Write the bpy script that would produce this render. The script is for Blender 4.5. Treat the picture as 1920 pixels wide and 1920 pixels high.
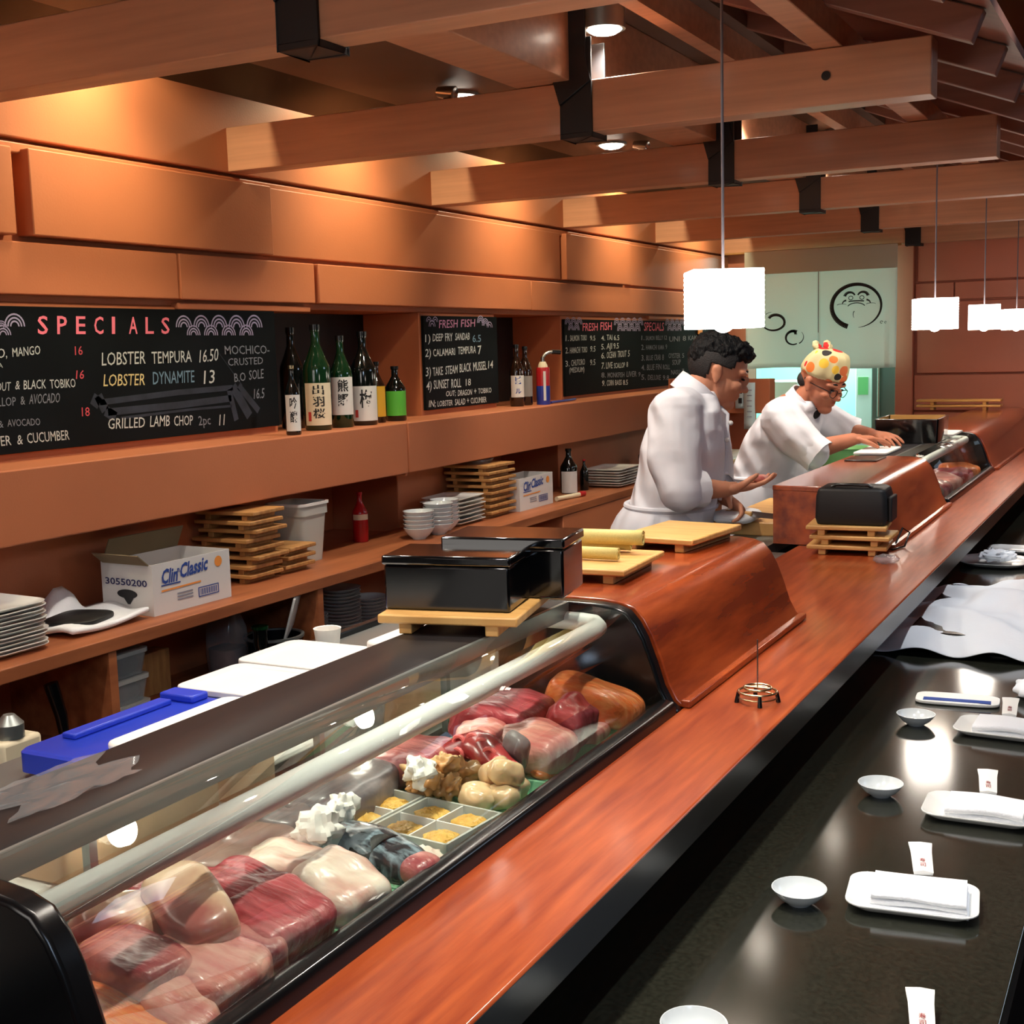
import bpy, bmesh, math, random
from math import sin, cos, pi, radians, sqrt
from mathutils import Vector, Matrix, Euler, noise

for _o in list(bpy.data.objects):
    bpy.data.objects.remove(_o)
SC = bpy.context.scene
COL = SC.collection
CAMH = 1.72          # the coordinates below are measured from the lens; everything is lifted onto the floor at the end

# ---------------------------------------------------------------- camera, view, world, big lights
_yaw, _pit, _rol, _f = 0.481983731, 0.127773888, -0.0270494844, 2386.93132
_fw = Vector((-sin(_yaw)*cos(_pit), cos(_yaw)*cos(_pit), -sin(_pit)))
_r = _fw.cross(Vector((0, 0, 1))).normalized()
_u = _r.cross(_fw)
_r2 = _r*cos(_rol) + _u*sin(_rol)
_u2 = -_r*sin(_rol) + _u*cos(_rol)
cd = bpy.data.cameras.new('camera')
cam = bpy.data.objects.new('camera', cd)
COL.objects.link(cam)
cd.sensor_fit = 'HORIZONTAL'
cd.sensor_width = 36
cd.lens = _f/1920*36
cd.clip_start = 0.02
cam.matrix_world = Matrix(((_r2.x, _u2.x, -_fw.x, 0), (_r2.y, _u2.y, -_fw.y, 0), (_r2.z, _u2.z, -_fw.z, 0), (0, 0, 0, 1)))
SC.camera = cam
SC.view_settings.view_transform = 'Standard'
SC.view_settings.look = 'None'
SC.view_settings.exposure = 0.0
SC.view_settings.gamma = 1.0
SC.view_settings.use_curve_mapping = False
w = bpy.data.worlds.new('world')
SC.world = w
w.use_nodes = True
w.node_tree.nodes['Background'].inputs[0].default_value = (0.5, 0.55, 0.7, 1)
w.node_tree.nodes['Background'].inputs[1].default_value = 0.03

def area(name, loc, target, sx, sy, power, col, spread=180):
    l = bpy.data.lights.new(name, 'AREA'); l.shape = 'RECTANGLE'; l.size = sx; l.size_y = sy
    l.energy = power; l.color = col; l.spread = radians(spread)
    o = bpy.data.objects.new(name, l); COL.objects.link(o); o.location = loc
    o.rotation_euler = (Vector(target)-Vector(loc)).to_track_quat('-Z', 'Y').to_euler()
    return o
def spot(name, loc, target, power, col, size, blend=0.5, rad=0.03):
    l = bpy.data.lights.new(name, 'SPOT'); l.energy = power; l.color = col
    l.spot_size = radians(size); l.spot_blend = blend; l.shadow_soft_size = rad
    o = bpy.data.objects.new(name, l); COL.objects.link(o); o.location = loc
    o.rotation_euler = (Vector(target)-Vector(loc)).to_track_quat('-Z', 'Y').to_euler()
    return o
WARM = (1.0, 0.86, 0.54)
NEUT = (1.0, 0.91, 0.79)
COOL = (0.62, 0.78, 1.0)
# daylight from the street windows behind the camera and on the guests' side
area('window_daylight', (1.5, -1.5, 1.25), (-0.3, 2.6, -0.8), 0.9, 0.6, 20, COOL)
area('window_daylight_side', (2.6, 5.6, 1.45), (-0.6, 4.2, 0.5), 1.6, 0.6, 16, COOL)
# soft fill added behind the camera to brighten the beam fronts
area('room_fill', (-1.5, -1.9, 0.55), (-1.4, 3.0, 0.3), 1.6, 0.9, 20, (1.0, 0.93, 0.86))
# unseen spots added above the guests' side to brighten the plates and counter
for _y in (1.3, 2.3, 3.4, 4.6, 6.0):
    spot('dining_fill_spot', (-0.06, _y, 1.66), (-0.16 if _y < 3 else -0.52, _y+0.05, -0.8), 85 if _y < 3 else 120, (0.94, 0.97, 1.0), 36, 0.7, 0.04)
# fluorescent light of the kitchen behind the cloth
area('kitchen_fluorescent', (-2.2, 10.3, 0.75), (-2.2, 10.2, -1.7), 1.4, 0.3, 170, (0.60, 1.0, 0.93))
# halogen wall washers hidden in the slot along the left wall, one per bay
for _y in (1.45, 2.75, 4.05, 5.35, 6.65, 7.95):
    spot('wall_washer', (-2.60, _y, 1.00), (-2.80, _y, 0.26), 12, WARM, 92, 1.0, 0.03)
    spot('wall_washer_spill', (-2.66, _y, 1.00), (-2.74, _y, 0.0), 20, WARM, 160, 0.4, 0.03)
    spot('wall_spot', (-2.18, _y, 0.785), (-2.80, _y, 0.42), 25, WARM, 84, 1.0, 0.03)
# recessed downlights over the aisle, the cases and the counter
DOWN = [(-2.04, 3.62, 0.797), (-2.03, 4.82, 0.797), (-2.04, 2.42, 0.797), (-1.47, 3.452, 0.892), (-1.47, 4.95, 0.93), (-1.47, 6.25, 0.93), (-1.47, 2.35, 0.93),
        (-0.70, 0.98, 0.735), (-0.70, 1.72, 0.735), (-2.04, 1.2, 0.797)]
for _i, (_x, _y, _z) in enumerate(DOWN):
    spot('downlight_beam', (_x, _y, _z-0.03), (_x-(0.16 if _i in (7, 8) else 0), _y, -1), (46, 46, 40, 66, 66, 66, 56, 60, 60, 40)[_i], NEUT, 130 if _i not in (7, 8) else 95, 0.8, 0.035)

# ---------------------------------------------------------------- materials
def lin(c):
    return tuple((v/255/12.92 if v/255 <= 0.04045 else ((v/255+0.055)/1.055)**2.4) for v in c)
MATS = {}
def mat(name, rgb, rough=0.5, metal=0.0, var=0.0, vscale=6.0, stretch=(1, 1, 1), bump=0.0, bscale=40.0, rgb2=None, spec=0.5, coat=0.0, emit=None, estr=0.0, trans=0.0, sss=0.0, bstretch=None, ramp=(0.3, 0.7)):
    m = bpy.data.materials.new(name); m.use_nodes = True
    nt = m.node_tree; p = nt.nodes['Principled BSDF']
    c = lin(rgb)
    p.inputs['Base Color'].default_value = (*c, 1)
    p.inputs['Roughness'].default_value = rough
    p.inputs['Metallic'].default_value = metal
    p.inputs['Specular IOR Level'].default_value = spec
    p.inputs['Coat Weight'].default_value = coat
    p.inputs['Coat Roughness'].default_value = 0.12
    p.inputs['Transmission Weight'].default_value = trans
    if sss:
        p.inputs['Subsurface Weight'].default_value = sss
        p.inputs['Subsurface Radius'].default_value = (0.02, 0.008, 0.005)
    if emit:
        p.inputs['Emission Color'].default_value = (*lin(emit), 1)
        p.inputs['Emission Strength'].default_value = estr
    tc = None
    if var or rgb2 or bump:
        tc = nt.nodes.new('ShaderNodeTexCoord')
    if var or rgb2:
        mp = nt.nodes.new('ShaderNodeMapping'); mp.inputs['Scale'].default_value = stretch
        nz = nt.nodes.new('ShaderNodeTexNoise'); nz.inputs['Scale'].default_value = vscale; nz.inputs['Detail'].default_value = 5
        rp = nt.nodes.new('ShaderNodeValToRGB')
        rp.color_ramp.elements[0].position = ramp[0]; rp.color_ramp.elements[1].position = ramp[1]
        a = c if rgb2 else tuple(v*(1-var) for v in c)
        b = lin(rgb2) if rgb2 else tuple(min(1, v*(1+var)) for v in c)
        rp.color_ramp.elements[0].color = (*a, 1); rp.color_ramp.elements[1].color = (*b, 1)
        nt.links.new(tc.outputs['Object'], mp.inputs[0]); nt.links.new(mp.outputs[0], nz.inputs['Vector'])
        nt.links.new(nz.outputs['Fac'], rp.inputs[0]); nt.links.new(rp.outputs[0], p.inputs['Base Color'])
    if bump:
        mp = nt.nodes.new('ShaderNodeMapping'); mp.inputs['Scale'].default_value = bstretch or (1, 1, 1)
        nz = nt.nodes.new('ShaderNodeTexNoise'); nz.inputs['Scale'].default_value = bscale; nz.inputs['Detail'].default_value = 3
        bp = nt.nodes.new('ShaderNodeBump'); bp.inputs['Strength'].default_value = bump; bp.inputs['Distance'].default_value = 0.01
        nt.links.new(tc.outputs['Object'], mp.inputs[0]); nt.links.new(mp.outputs[0], nz.inputs['Vector'])
        nt.links.new(nz.outputs['Fac'], bp.inputs['Height']); nt.links.new(bp.outputs[0], p.inputs['Normal'])
    MATS[name] = m
    return m
def glassmat(name, tint, rough=0.02, ior=1.45, dens=0.0, rgb=(255, 255, 255), gain=1.0):
    m = bpy.data.materials.new(name); m.use_nodes = True
    nt = m.node_tree; nt.nodes.clear()
    out = nt.nodes.new('ShaderNodeOutputMaterial')
    tr = nt.nodes.new('ShaderNodeBsdfTransparent'); tr.inputs[0].default_value = (*lin(tint), 1)
    gl = nt.nodes.new('ShaderNodeBsdfGlossy'); gl.inputs['Roughness'].default_value = rough
    lw = nt.nodes.new('ShaderNodeLayerWeight'); lw.inputs['Blend'].default_value = 0.5
    pw = nt.nodes.new('ShaderNodeMath'); pw.operation = 'POWER'; pw.inputs[1].default_value = 5.0
    ma = nt.nodes.new('ShaderNodeMath'); ma.operation = 'MULTIPLY_ADD'; ma.inputs[1].default_value = 0.6; ma.inputs[2].default_value = ((ior-1)/(ior+1))**2
    nt.links.new(lw.outputs['Facing'], pw.inputs[0]); nt.links.new(pw.outputs[0], ma.inputs[0])
    mx = nt.nodes.new('ShaderNodeMixShader')
    nt.links.new(ma.outputs[0], mx.inputs[0]); nt.links.new(gl.outputs[0], mx.inputs[2])
    if dens > 0:                       # frosted or milky plastic: some of the light is scattered
        df = nt.nodes.new('ShaderNodeBsdfDiffuse'); df.inputs[0].default_value = (*lin(rgb), 1)
        m2 = nt.nodes.new('ShaderNodeMixShader'); m2.inputs[0].default_value = dens
        nt.links.new(tr.outputs[0], m2.inputs[1]); nt.links.new(df.outputs[0], m2.inputs[2])
        nt.links.new(m2.outputs[0], mx.inputs[1])
    else:
        nt.links.new(tr.outputs[0], mx.inputs[1])
    nt.links.new(mx.outputs[0], out.inputs[0])
    MATS[name] = m
    return m

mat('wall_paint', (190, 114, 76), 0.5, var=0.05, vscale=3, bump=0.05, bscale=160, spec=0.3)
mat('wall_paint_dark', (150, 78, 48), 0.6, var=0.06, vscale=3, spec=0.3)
mat('back_wall_paint', (196, 116, 88), 0.5, var=0.05, vscale=3, bump=0.05, bscale=120)
mat('beam_wood', (198, 142, 108), 0.45, var=0.12, vscale=5, stretch=(0.5, 6, 9), coat=0.1)
mat('roof_wood', (140, 92, 76), 0.45, var=0.15, vscale=4, stretch=(0.6, 8, 8))
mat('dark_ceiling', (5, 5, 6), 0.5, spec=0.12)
mat('dining_wall', (74, 50, 42), 0.7)
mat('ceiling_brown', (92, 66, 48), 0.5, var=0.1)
mat('tan_ceiling', (176, 128, 84), 0.7)
mat('black_steel', (22, 23, 26), 0.45, metal=0.2)
mat('black_plastic', (14, 15, 17), 0.22)
mat('black_lacquer', (6, 7, 9), 0.10, coat=0.6)
mat('black_matte', (12, 12, 13), 0.55)
mat('bar_top_black', (32, 29, 30), 0.40, spec=0.28)
mat('counter_wood', (178, 84, 40), 0.28, rgb2=(138, 52, 24), vscale=7, stretch=(9, 0.7, 9), coat=0.45, bump=0.03, bscale=60, bstretch=(6, 0.6, 6))
mat('cover_wood', (176, 80, 34), 0.25, rgb2=(116, 42, 19), vscale=4, stretch=(7, 0.8, 7), coat=0.6)
mat('shelf_wood', (176, 104, 62), 0.5, rgb2=(140, 76, 42), vscale=4, stretch=(6, 0.7, 6))
mat('bamboo', (222, 176, 108), 0.45, rgb2=(200, 148, 82), vscale=5, stretch=(2, 12, 2))
mat('bamboo_old', (196, 146, 84), 0.55, rgb2=(160, 108, 58), vscale=5, stretch=(2, 12, 2))
mat('granite', (30, 31, 25), 0.12, rgb2=(44, 45, 37), vscale=140, spec=0.7, coat=0.3)
mat('front_panel', (4, 4, 4), 0.6, spec=0.1)
mat('edge_dark', (20, 15, 14), 0.3)
mat('floor_mat', (26, 22, 20), 0.6)
mat('porcelain', (236, 236, 232), 0.12, coat=0.3)
mat('porcelain_grey', (214, 220, 222), 0.15, coat=0.3)
mat('white_plastic', (232, 230, 226), 0.4)
mat('board_white', (240, 238, 234), 0.5)
mat('blue_plastic', (36, 62, 190), 0.35)
mat('light_blue', (130, 180, 230), 0.4)
mat('towel', (238, 240, 244), 0.9, bump=0.25, bscale=260)
mat('napkin', (232, 236, 242), 0.85, bump=0.06, bscale=120)
mat('paper', (240, 238, 232), 0.7)
mat('chopstick_print', (150, 60, 60), 0.7)
mat('cardboard_white', (214, 212, 210), 0.7)
mat('cardboard_in', (120, 104, 78), 0.8)
mat('print_blue', (38, 70, 150), 0.6)
mat('print_navy', (40, 40, 90), 0.6)
mat('print_orange', (236, 150, 66), 0.6)
mat('print_grey', (130, 134, 150), 0.7)
mat('print_black', (26, 26, 30), 0.6)
mat('chalkboard', (13, 17, 20), 0.75, var=0.3, vscale=3, spec=0.12)
mat('chalk_white', (196, 200, 196), 0.9)
mat('chalk_faint', (128, 132, 140), 0.9)
mat('chalk_pink', (240, 120, 140), 0.9)
mat('chalk_pink2', (190, 130, 160), 0.9)
mat('chalk_red', (210, 80, 90), 0.9)
mat('chalk_yellow', (220, 200, 140), 0.9)
mat('chalk_blue', (110, 140, 160), 0.9)
mat('chalk_lilac', (170, 160, 190), 0.9)
mat('chalk_dust', (40, 46, 58), 0.95, var=0.35, vscale=14)
mat('bottle_green', (14, 46, 24), 0.08, coat=0.4)
mat('bottle_dark', (10, 14, 12), 0.08, coat=0.4)
mat('bottle_brown', (34, 18, 10), 0.08, coat=0.4)
mat('label_cream', (226, 212, 180), 0.6)
mat('label_white', (222, 220, 214), 0.6)
mat('label_grey', (150, 146, 140), 0.6)
mat('label_green', (92, 190, 60), 0.5)
mat('label_yellow', (222, 170, 40), 0.5)
mat('ink', (24, 22, 22), 0.7)
mat('ink_red', (190, 60, 50), 0.7)
mat('can_red', (176, 30, 34), 0.3)
mat('can_blue', (40, 62, 160), 0.3)
mat('steel', (190, 190, 186), 0.25, metal=1.0)
mat('steel_brushed', (150, 156, 154), 0.4, metal=0.8)
mat('brass', (206, 186, 146), 0.25, metal=1.0)
mat('pipe_white', (238, 240, 238), 0.35)
mat('tray_green', (150, 214, 172), 0.35)
mat('leaf_green', (70, 180, 70), 0.4)
mat('red_glossy', (170, 24, 30), 0.2)
mat('tuna', (138, 26, 38), 0.34, rgb2=(190, 78, 86), vscale=16, stretch=(1, 6, 2), coat=0.2, sss=0.1, bump=0.35, bscale=30, bstretch=(1, 5, 2), ramp=(0.35, 0.62))
mat('tuna_pink', (206, 128, 120), 0.34, rgb2=(150, 60, 68), vscale=9, stretch=(1, 4, 2), coat=0.2, sss=0.1, bump=0.35, bscale=26, bstretch=(1, 4, 2), ramp=(0.36, 0.62))
mat('toro', (232, 176, 158), 0.34, rgb2=(204, 112, 106), vscale=10, stretch=(1, 5, 2), coat=0.2, sss=0.1, bump=0.35, bscale=26, bstretch=(1, 5, 2), ramp=(0.38, 0.64))
mat('hamachi', (232, 200, 166), 0.34, rgb2=(176, 98, 92), vscale=8, coat=0.2, sss=0.1, bump=0.3, bscale=24, ramp=(0.40, 0.58))
mat('salmon', (228, 112, 52), 0.34, rgb2=(238, 146, 86), vscale=22, stretch=(1, 8, 2), coat=0.2, sss=0.1, bump=0.35, bscale=24, bstretch=(1, 6, 2), ramp=(0.42, 0.62))
mat('white_fish', (236, 222, 206), 0.32, rgb2=(208, 152, 138), vscale=8, stretch=(1, 3, 2), coat=0.25, sss=0.15, bump=0.3, bscale=24, bstretch=(1, 3, 1), ramp=(0.44, 0.68))
mat('mackerel', (140, 160, 172), 0.25, rgb2=(34, 40, 48), vscale=18, stretch=(2, 5, 1), coat=0.3, bump=0.2, bscale=40, ramp=(0.42, 0.60))
mat('fish_grey', (150, 140, 140), 0.35, rgb2=(86, 82, 86), vscale=10, coat=0.2, bump=0.3, bscale=26)
mat('fish_brown', (140, 100, 90), 0.35, rgb2=(182, 156, 144), vscale=9, coat=0.2, bump=0.3, bscale=26)
mat('nori', (10, 14, 14), 0.6)
mat('uni', (216, 158, 60), 0.35, rgb2=(236, 196, 104), vscale=60, bump=0.6, bscale=120)
mat('scallop', (236, 206, 162), 0.25, rgb2=(222, 184, 140), vscale=10, coat=0.5, sss=0.2)
mat('clam', (232, 196, 140), 0.25, rgb2=(206, 142, 82), vscale=20, coat=0.4)
mat('octopus', (120, 26, 34), 0.25, rgb2=(176, 60, 60), vscale=20, coat=0.4)
mat('sucker', (226, 110, 108), 0.3)
mat('ginger', (240, 140, 140), 0.35, rgb2=(226, 96, 104), vscale=14, sss=0.2)
mat('skin', (196, 134, 104), 0.5, var=0.08, vscale=14, sss=0.12, spec=0.35)
mat('skin_two', (184, 118, 90), 0.5, var=0.08, vscale=14, sss=0.12, spec=0.35)
mat('hair', (10, 10, 12), 0.65, spec=0.25, bump=0.8, bscale=120, bstretch=(1, 1, 0.4))
mat('hair_short', (30, 26, 26), 0.7, bump=0.4, bscale=300)
mat('jacket', (224, 224, 231), 0.75, bump=0.55, bscale=9, bstretch=(1.6, 1.6, 0.7))
mat('apron', (214, 216, 224), 0.8)
def creases(m, scale, strength, rot):
    nt = m.node_tree; tc = nt.nodes.new('ShaderNodeTexCoord'); mp = nt.nodes.new('ShaderNodeMapping'); mp.inputs['Rotation'].default_value = rot
    wv = nt.nodes.new('ShaderNodeTexWave'); wv.inputs['Scale'].default_value = scale; wv.inputs['Distortion'].default_value = 7; wv.inputs['Detail'].default_value = 2; wv.inputs['Detail Scale'].default_value = 0.9
    bp = nt.nodes.new('ShaderNodeBump'); bp.inputs['Strength'].default_value = strength; bp.inputs['Distance'].default_value = 0.02
    nt.links.new(tc.outputs['Object'], mp.inputs[0]); nt.links.new(mp.outputs[0], wv.inputs['Vector']); nt.links.new(wv.outputs['Fac'], bp.inputs['Height']); nt.links.new(bp.outputs[0], nt.nodes['Principled BSDF'].inputs['Normal'])
creases(MATS['jacket'], 3.2, 0.55, (0.5, 0.6, 0.3)); creases(MATS['apron'], 3.5, 0.35, (0, 0, 0.4))
mat('undershirt', (14, 14, 18), 0.8)
mat('lens_frame', (40, 26, 26), 0.3)
mat('noren', (242, 243, 236), 0.85, bump=0.1, bscale=300)
def thin_cloth(m, k):
    nt = m.node_tree; p = nt.nodes['Principled BSDF']; out = nt.nodes['Material Output']
    t = nt.nodes.new('ShaderNodeBsdfTranslucent'); t.inputs[0].default_value = p.inputs['Base Color'].default_value
    x = nt.nodes.new('ShaderNodeMixShader'); x.inputs[0].default_value = k
    nt.links.new(p.outputs[0], x.inputs[1]); nt.links.new(t.outputs[0], x.inputs[2]); nt.links.new(x.outputs[0], out.inputs[0])
thin_cloth(MATS['noren'], 0.32)
mat('noren_shaded', (216, 214, 200), 0.85)
thin_cloth(MATS['noren_shaded'], 0.3)
mat('noren_thread', (120, 80, 72), 0.8)
mat('teal_wall', (150, 186, 172), 0.6)
mat('green_plastic', (120, 190, 120), 0.4)
mat('fridge_grey', (120, 134, 132), 0.35, metal=0.4)
mat('receipt', (206, 228, 228), 0.7)
mat('beige_box', (222, 190, 156), 0.6, rgb2=(204, 160, 124), vscale=5)
mat('green_veg', (120, 160, 84), 0.5, rgb2=(170, 190, 130), vscale=30)
mat('bag_grey', (130, 150, 146), 0.4)
mat('gold_wood', (214, 160, 84), 0.4)
mat('shade_paper', (255, 250, 244), 0.8, emit=(255, 244, 230), estr=11.0)
mat('fill_strip_glow', (255, 250, 240), 0.5, emit=(255, 246, 232), estr=11.0)
mat('lamp_glow', (255, 250, 240), 0.5, emit=(255, 244, 226), estr=16.0)
mat('cord_grey', (120, 116, 124), 0.4)
mat('roll_yellow', (222, 206, 130), 0.6, rgb2=(190, 170, 96), vscale=40, stretch=(30, 1, 30))
glassmat('glass', (249, 252, 250), 0.01, 1.35)
glassmat('clear_plastic', (236, 238, 238), 0.12, 1.4, 0.25, (226, 230, 230))
glassmat('film', (236, 238, 240), 0.15, 1.35, 0.12, (230, 232, 236))
glassmat('milky', (226, 230, 226), 0.2, 1.35, 0.6, (226, 228, 222))

# ---------------------------------------------------------------- geometry collector
class G:
    def __init__(s): s.v = []; s.f = []
    def add(s, vs, fs, M=None):
        n = len(s.v)
        s.v += [(M @ Vector(p)) if M else Vector(p) for p in vs]
        s.f += [tuple(i+n for i in f) for f in fs]
        return s
    def box(s, x0, x1, y0, y1, z0, z1, M=None):
        return s.add([(x0, y0, z0), (x1, y0, z0), (x1, y1, z0), (x0, y1, z0), (x0, y0, z1), (x1, y0, z1), (x1, y1, z1), (x0, y1, z1)],
                     [(0, 3, 2, 1), (4, 5, 6, 7), (0, 1, 5, 4), (1, 2, 6, 5), (2, 3, 7, 6), (3, 0, 4, 7)], M)
    def quad(s, a, b, c, d): return s.add([a, b, c, d], [(0, 1, 2, 3)])
    def loft(s, rings, cap=True, closed=True, M=None, caps=None):
        n = len(rings[0]); vs = [p for r in rings for p in r]; fs = []
        for i in range(len(rings)-1):
            for j in range(n if closed else n-1):
                k = (j+1) % n
                fs.append((i*n+j, i*n+k, (i+1)*n+k, (i+1)*n+j))
        if cap:
            fs.append(tuple(range(n-1, -1, -1))); fs.append(tuple((len(rings)-1)*n+j for j in range(n)))
        return s.add(vs, fs, M)
    def lathe(s, prof, n=24, c=(0, 0, 0), M=None, cap=True):
        rings = [[(c[0]+r*cos(2*pi*j/n), c[1]+r*sin(2*pi*j/n), c[2]+z) for j in range(n)] for r, z in prof]
        return s.loft(rings, cap, True, M)
    def prism(s, poly, axis, a, b, M=None):
        def P(p, t): return {'x': (t, p[0], p[1]), 'y': (p[0], t, p[1]), 'z': (p[0], p[1], t)}[axis]
        n = len(poly); vs = [P(p, a) for p in poly]+[P(p, b) for p in poly]
        fs = [tuple(range(n)), tuple(range(2*n-1, n-1, -1))]+[(i, i+n, (i+1) % n+n, (i+1) % n) for i in range(n)]
        return s.add(vs, fs, M)
    def tube(s, pts, r, n=10, cap=True, closed=False, M=None, flat=1.0):
        pts = [Vector(p) for p in pts]; rings = []; m = len(pts)
        rr = r if isinstance(r, (list, tuple)) else [r]*m
        up = None
        for i, p in enumerate(pts):
            if closed: t = pts[(i+1) % m]-pts[i-1]
            else: t = pts[min(i+1, m-1)]-pts[max(i-1, 0)]
            t.normalize()
            if up is None:
                up = t.orthogonal().normalized() if abs(t.z) > 0.95 else Vector((0, 0, 1))
            a = (up-t*up.dot(t)).normalized(); b = t.cross(a); up = a
            rings.append([p+a*rr[i]*flat*cos(2*pi*j/n)+b*rr[i]*sin(2*pi*j/n) for j in range(n)])
        if closed: rings.append(rings[0]); cap = False
        return s.loft(rings, cap, True, M)
    def sell(s, c, r, e=(1, 1), R=None, na=0.0, ns=3.0, seed=0, nu=28, nv=16):
        def pw(v, p): return math.copysign(abs(v)**p, v)
        vs = []; fs = []
        R = Euler(R).to_matrix() if R else Matrix.Identity(3)
        for i in range(nv+1):
            ph = -pi/2+pi*i/nv
            for j in range(nu):
                th = 2*pi*j/nu
                q = Vector((pw(cos(ph), e[0])*pw(cos(th), e[1])*r[0], pw(cos(ph), e[0])*pw(sin(th), e[1])*r[1], pw(sin(ph), e[0])*r[2]))
                if na:
                    q += q.normalized()*na*noise.noise(Vector((q.x*ns/max(r)+seed*7.1, q.y*ns/max(r)-seed*3.3, q.z*ns/max(r)+seed)))
                vs.append(R @ q+Vector(c))
        for i in range(nv):
            for j in range(nu):
                fs.append((i*nu+j, i*nu+(j+1) % nu, (i+1)*nu+(j+1) % nu, (i+1)*nu+j))
        return s.add(vs, fs)
    def limb(s, pts, radii, n=14):
        """tapering limb with round ends through the joints"""
        P = [Vector(p) for p in pts]; Q = []; q = []
        for i in range(len(P)-1):
            k = 6
            for t in range(k):
                Q.append(P[i].lerp(P[i+1], t/k)); q.append(radii[i]+(radii[i+1]-radii[i])*t/k)
        Q.append(P[-1]); q.append(radii[-1])
        s.tube(Q, q, n)
        for p, r in zip(P, radii): s.sell(p, (r, r, r), nu=n, nv=8)
        return s

WM = {}
def build(name, g, m, parent=None, local=False, bevel=0.0, smooth=True, angle=38, sub=0, mods=None, seg=2):
    me = bpy.data.meshes.new(name)
    vs = g.v
    if parent is not None and not local:
        inv = WM[parent.name].inverted(); vs = [inv @ v for v in vs]
    me.from_pydata([tuple(v) for v in vs], [], g.f)
    me.validate()
    bm = bmesh.new(); bm.from_mesh(me)
    bmesh.ops.remove_doubles(bm, verts=bm.verts, dist=1e-6)
    bmesh.ops.recalc_face_normals(bm, faces=bm.faces)
    bm.to_mesh(me); bm.free()
    if smooth:
        me.shade_smooth()
        if angle: me.set_sharp_from_angle(angle=radians(angle))
    me.materials.append(MATS[m] if isinstance(m, str) else m)
    o = bpy.data.objects.new(name, me); COL.objects.link(o)
    if parent is not None:
        o.parent = parent; WM[o.name] = WM[parent.name].copy()
    else: WM[o.name] = Matrix.Identity(4)
    if bevel:
        b = o.modifiers.new('bevel', 'BEVEL'); b.width = bevel; b.segments = seg; b.limit_method = 'ANGLE'; b.angle_limit = radians(40)
    if sub:
        b = o.modifiers.new('subdivision', 'SUBSURF'); b.levels = sub; b.render_levels = sub
    return o
def recentre(o):
    vs = o.data.vertices
    lo = [min(v.co[i] for v in vs) for i in range(3)]; hi = [max(v.co[i] for v in vs) for i in range(3)]
    c = Vector(((lo[0]+hi[0])/2, (lo[1]+hi[1])/2, lo[2]))
    o.data.transform(Matrix.Translation(-c)); o.location = o.location+c
    WM[o.name] = Matrix.Translation(o.location)
def tag(o, label, cat, group=None, kind=None):
    o['label'] = label; o['category'] = cat
    if group: o['group'] = group
    if kind: o['kind'] = kind
    if o.type == 'MESH' and o.parent is None and o.location.length < 1e-9: recentre(o)
    return o
def thing(name, label, cat, loc=(0, 0, 0), rz=0.0, group=None):
    o = bpy.data.objects.new(name, None); COL.objects.link(o)
    o.empty_display_size = 0.05; o.location = loc; o.rotation_euler = (0, 0, rz)
    WM[o.name] = Matrix.Translation(Vector(loc)) @ Matrix.Rotation(rz, 4, 'Z')
    tag(o, label, cat, group)
    return o
def struct(name, g, m, **k):
    o = build(name, g, m, **k); o['kind'] = 'structure'; return o
def dup(root, loc, rz=None, label=None, group=None):
    c = root.copy(); COL.objects.link(c); c.location = loc
    if rz is not None: c.rotation_euler = (0, 0, rz)
    if label: c['label'] = label
    if group: c['group'] = group
    for ch in list(root.children):
        d = ch.copy(); COL.objects.link(d); d.parent = c
        for gc in list(ch.children):
            e = gc.copy(); COL.objects.link(e); e.parent = d
    WM[c.name] = Matrix.Translation(Vector(loc)) @ Matrix.Rotation(c.rotation_euler.z, 4, 'Z')
    return c
ORD = ['bottom', 'second from the bottom', 'third from the bottom', 'fourth from the bottom', 'fifth from the bottom', 'sixth from the bottom', 'seventh from the bottom', 'eighth from the bottom', 'ninth from the bottom', 'tenth from the bottom', 'eleventh from the bottom', 'twelfth from the bottom', 'thirteenth from the bottom', 'fourteenth from the bottom', 'fifteenth from the bottom', 'sixteenth from the bottom']
def ordi(i, n): return 'topmost' if i == n-1 else ORD[i]
def rrect(hx, hy, r, k=6, z=0.0):
    out = []
    for cx, cy, a0 in ((hx-r, hy-r, 0), (-hx+r, hy-r, 90), (-hx+r, -hy+r, 180), (hx-r, -hy+r, 270)):
        for i in range(k+1):
            a = radians(a0+90*i/k); out.append((cx+r*cos(a), cy+r*sin(a), z))
    return out
def rbox(g, x0, x1, y0, y1, z0, z1, r, M=None, k=4):
    cx, cy = (x0+x1)/2, (y0+y1)/2
    T = Matrix.Translation((cx, cy, 0)); T = M @ T if M else T
    return g.loft([rrect((x1-x0)/2, (y1-y0)/2, r, k, z0), rrect((x1-x0)/2, (y1-y0)/2, r, k, z1)], True, True, T)
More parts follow.
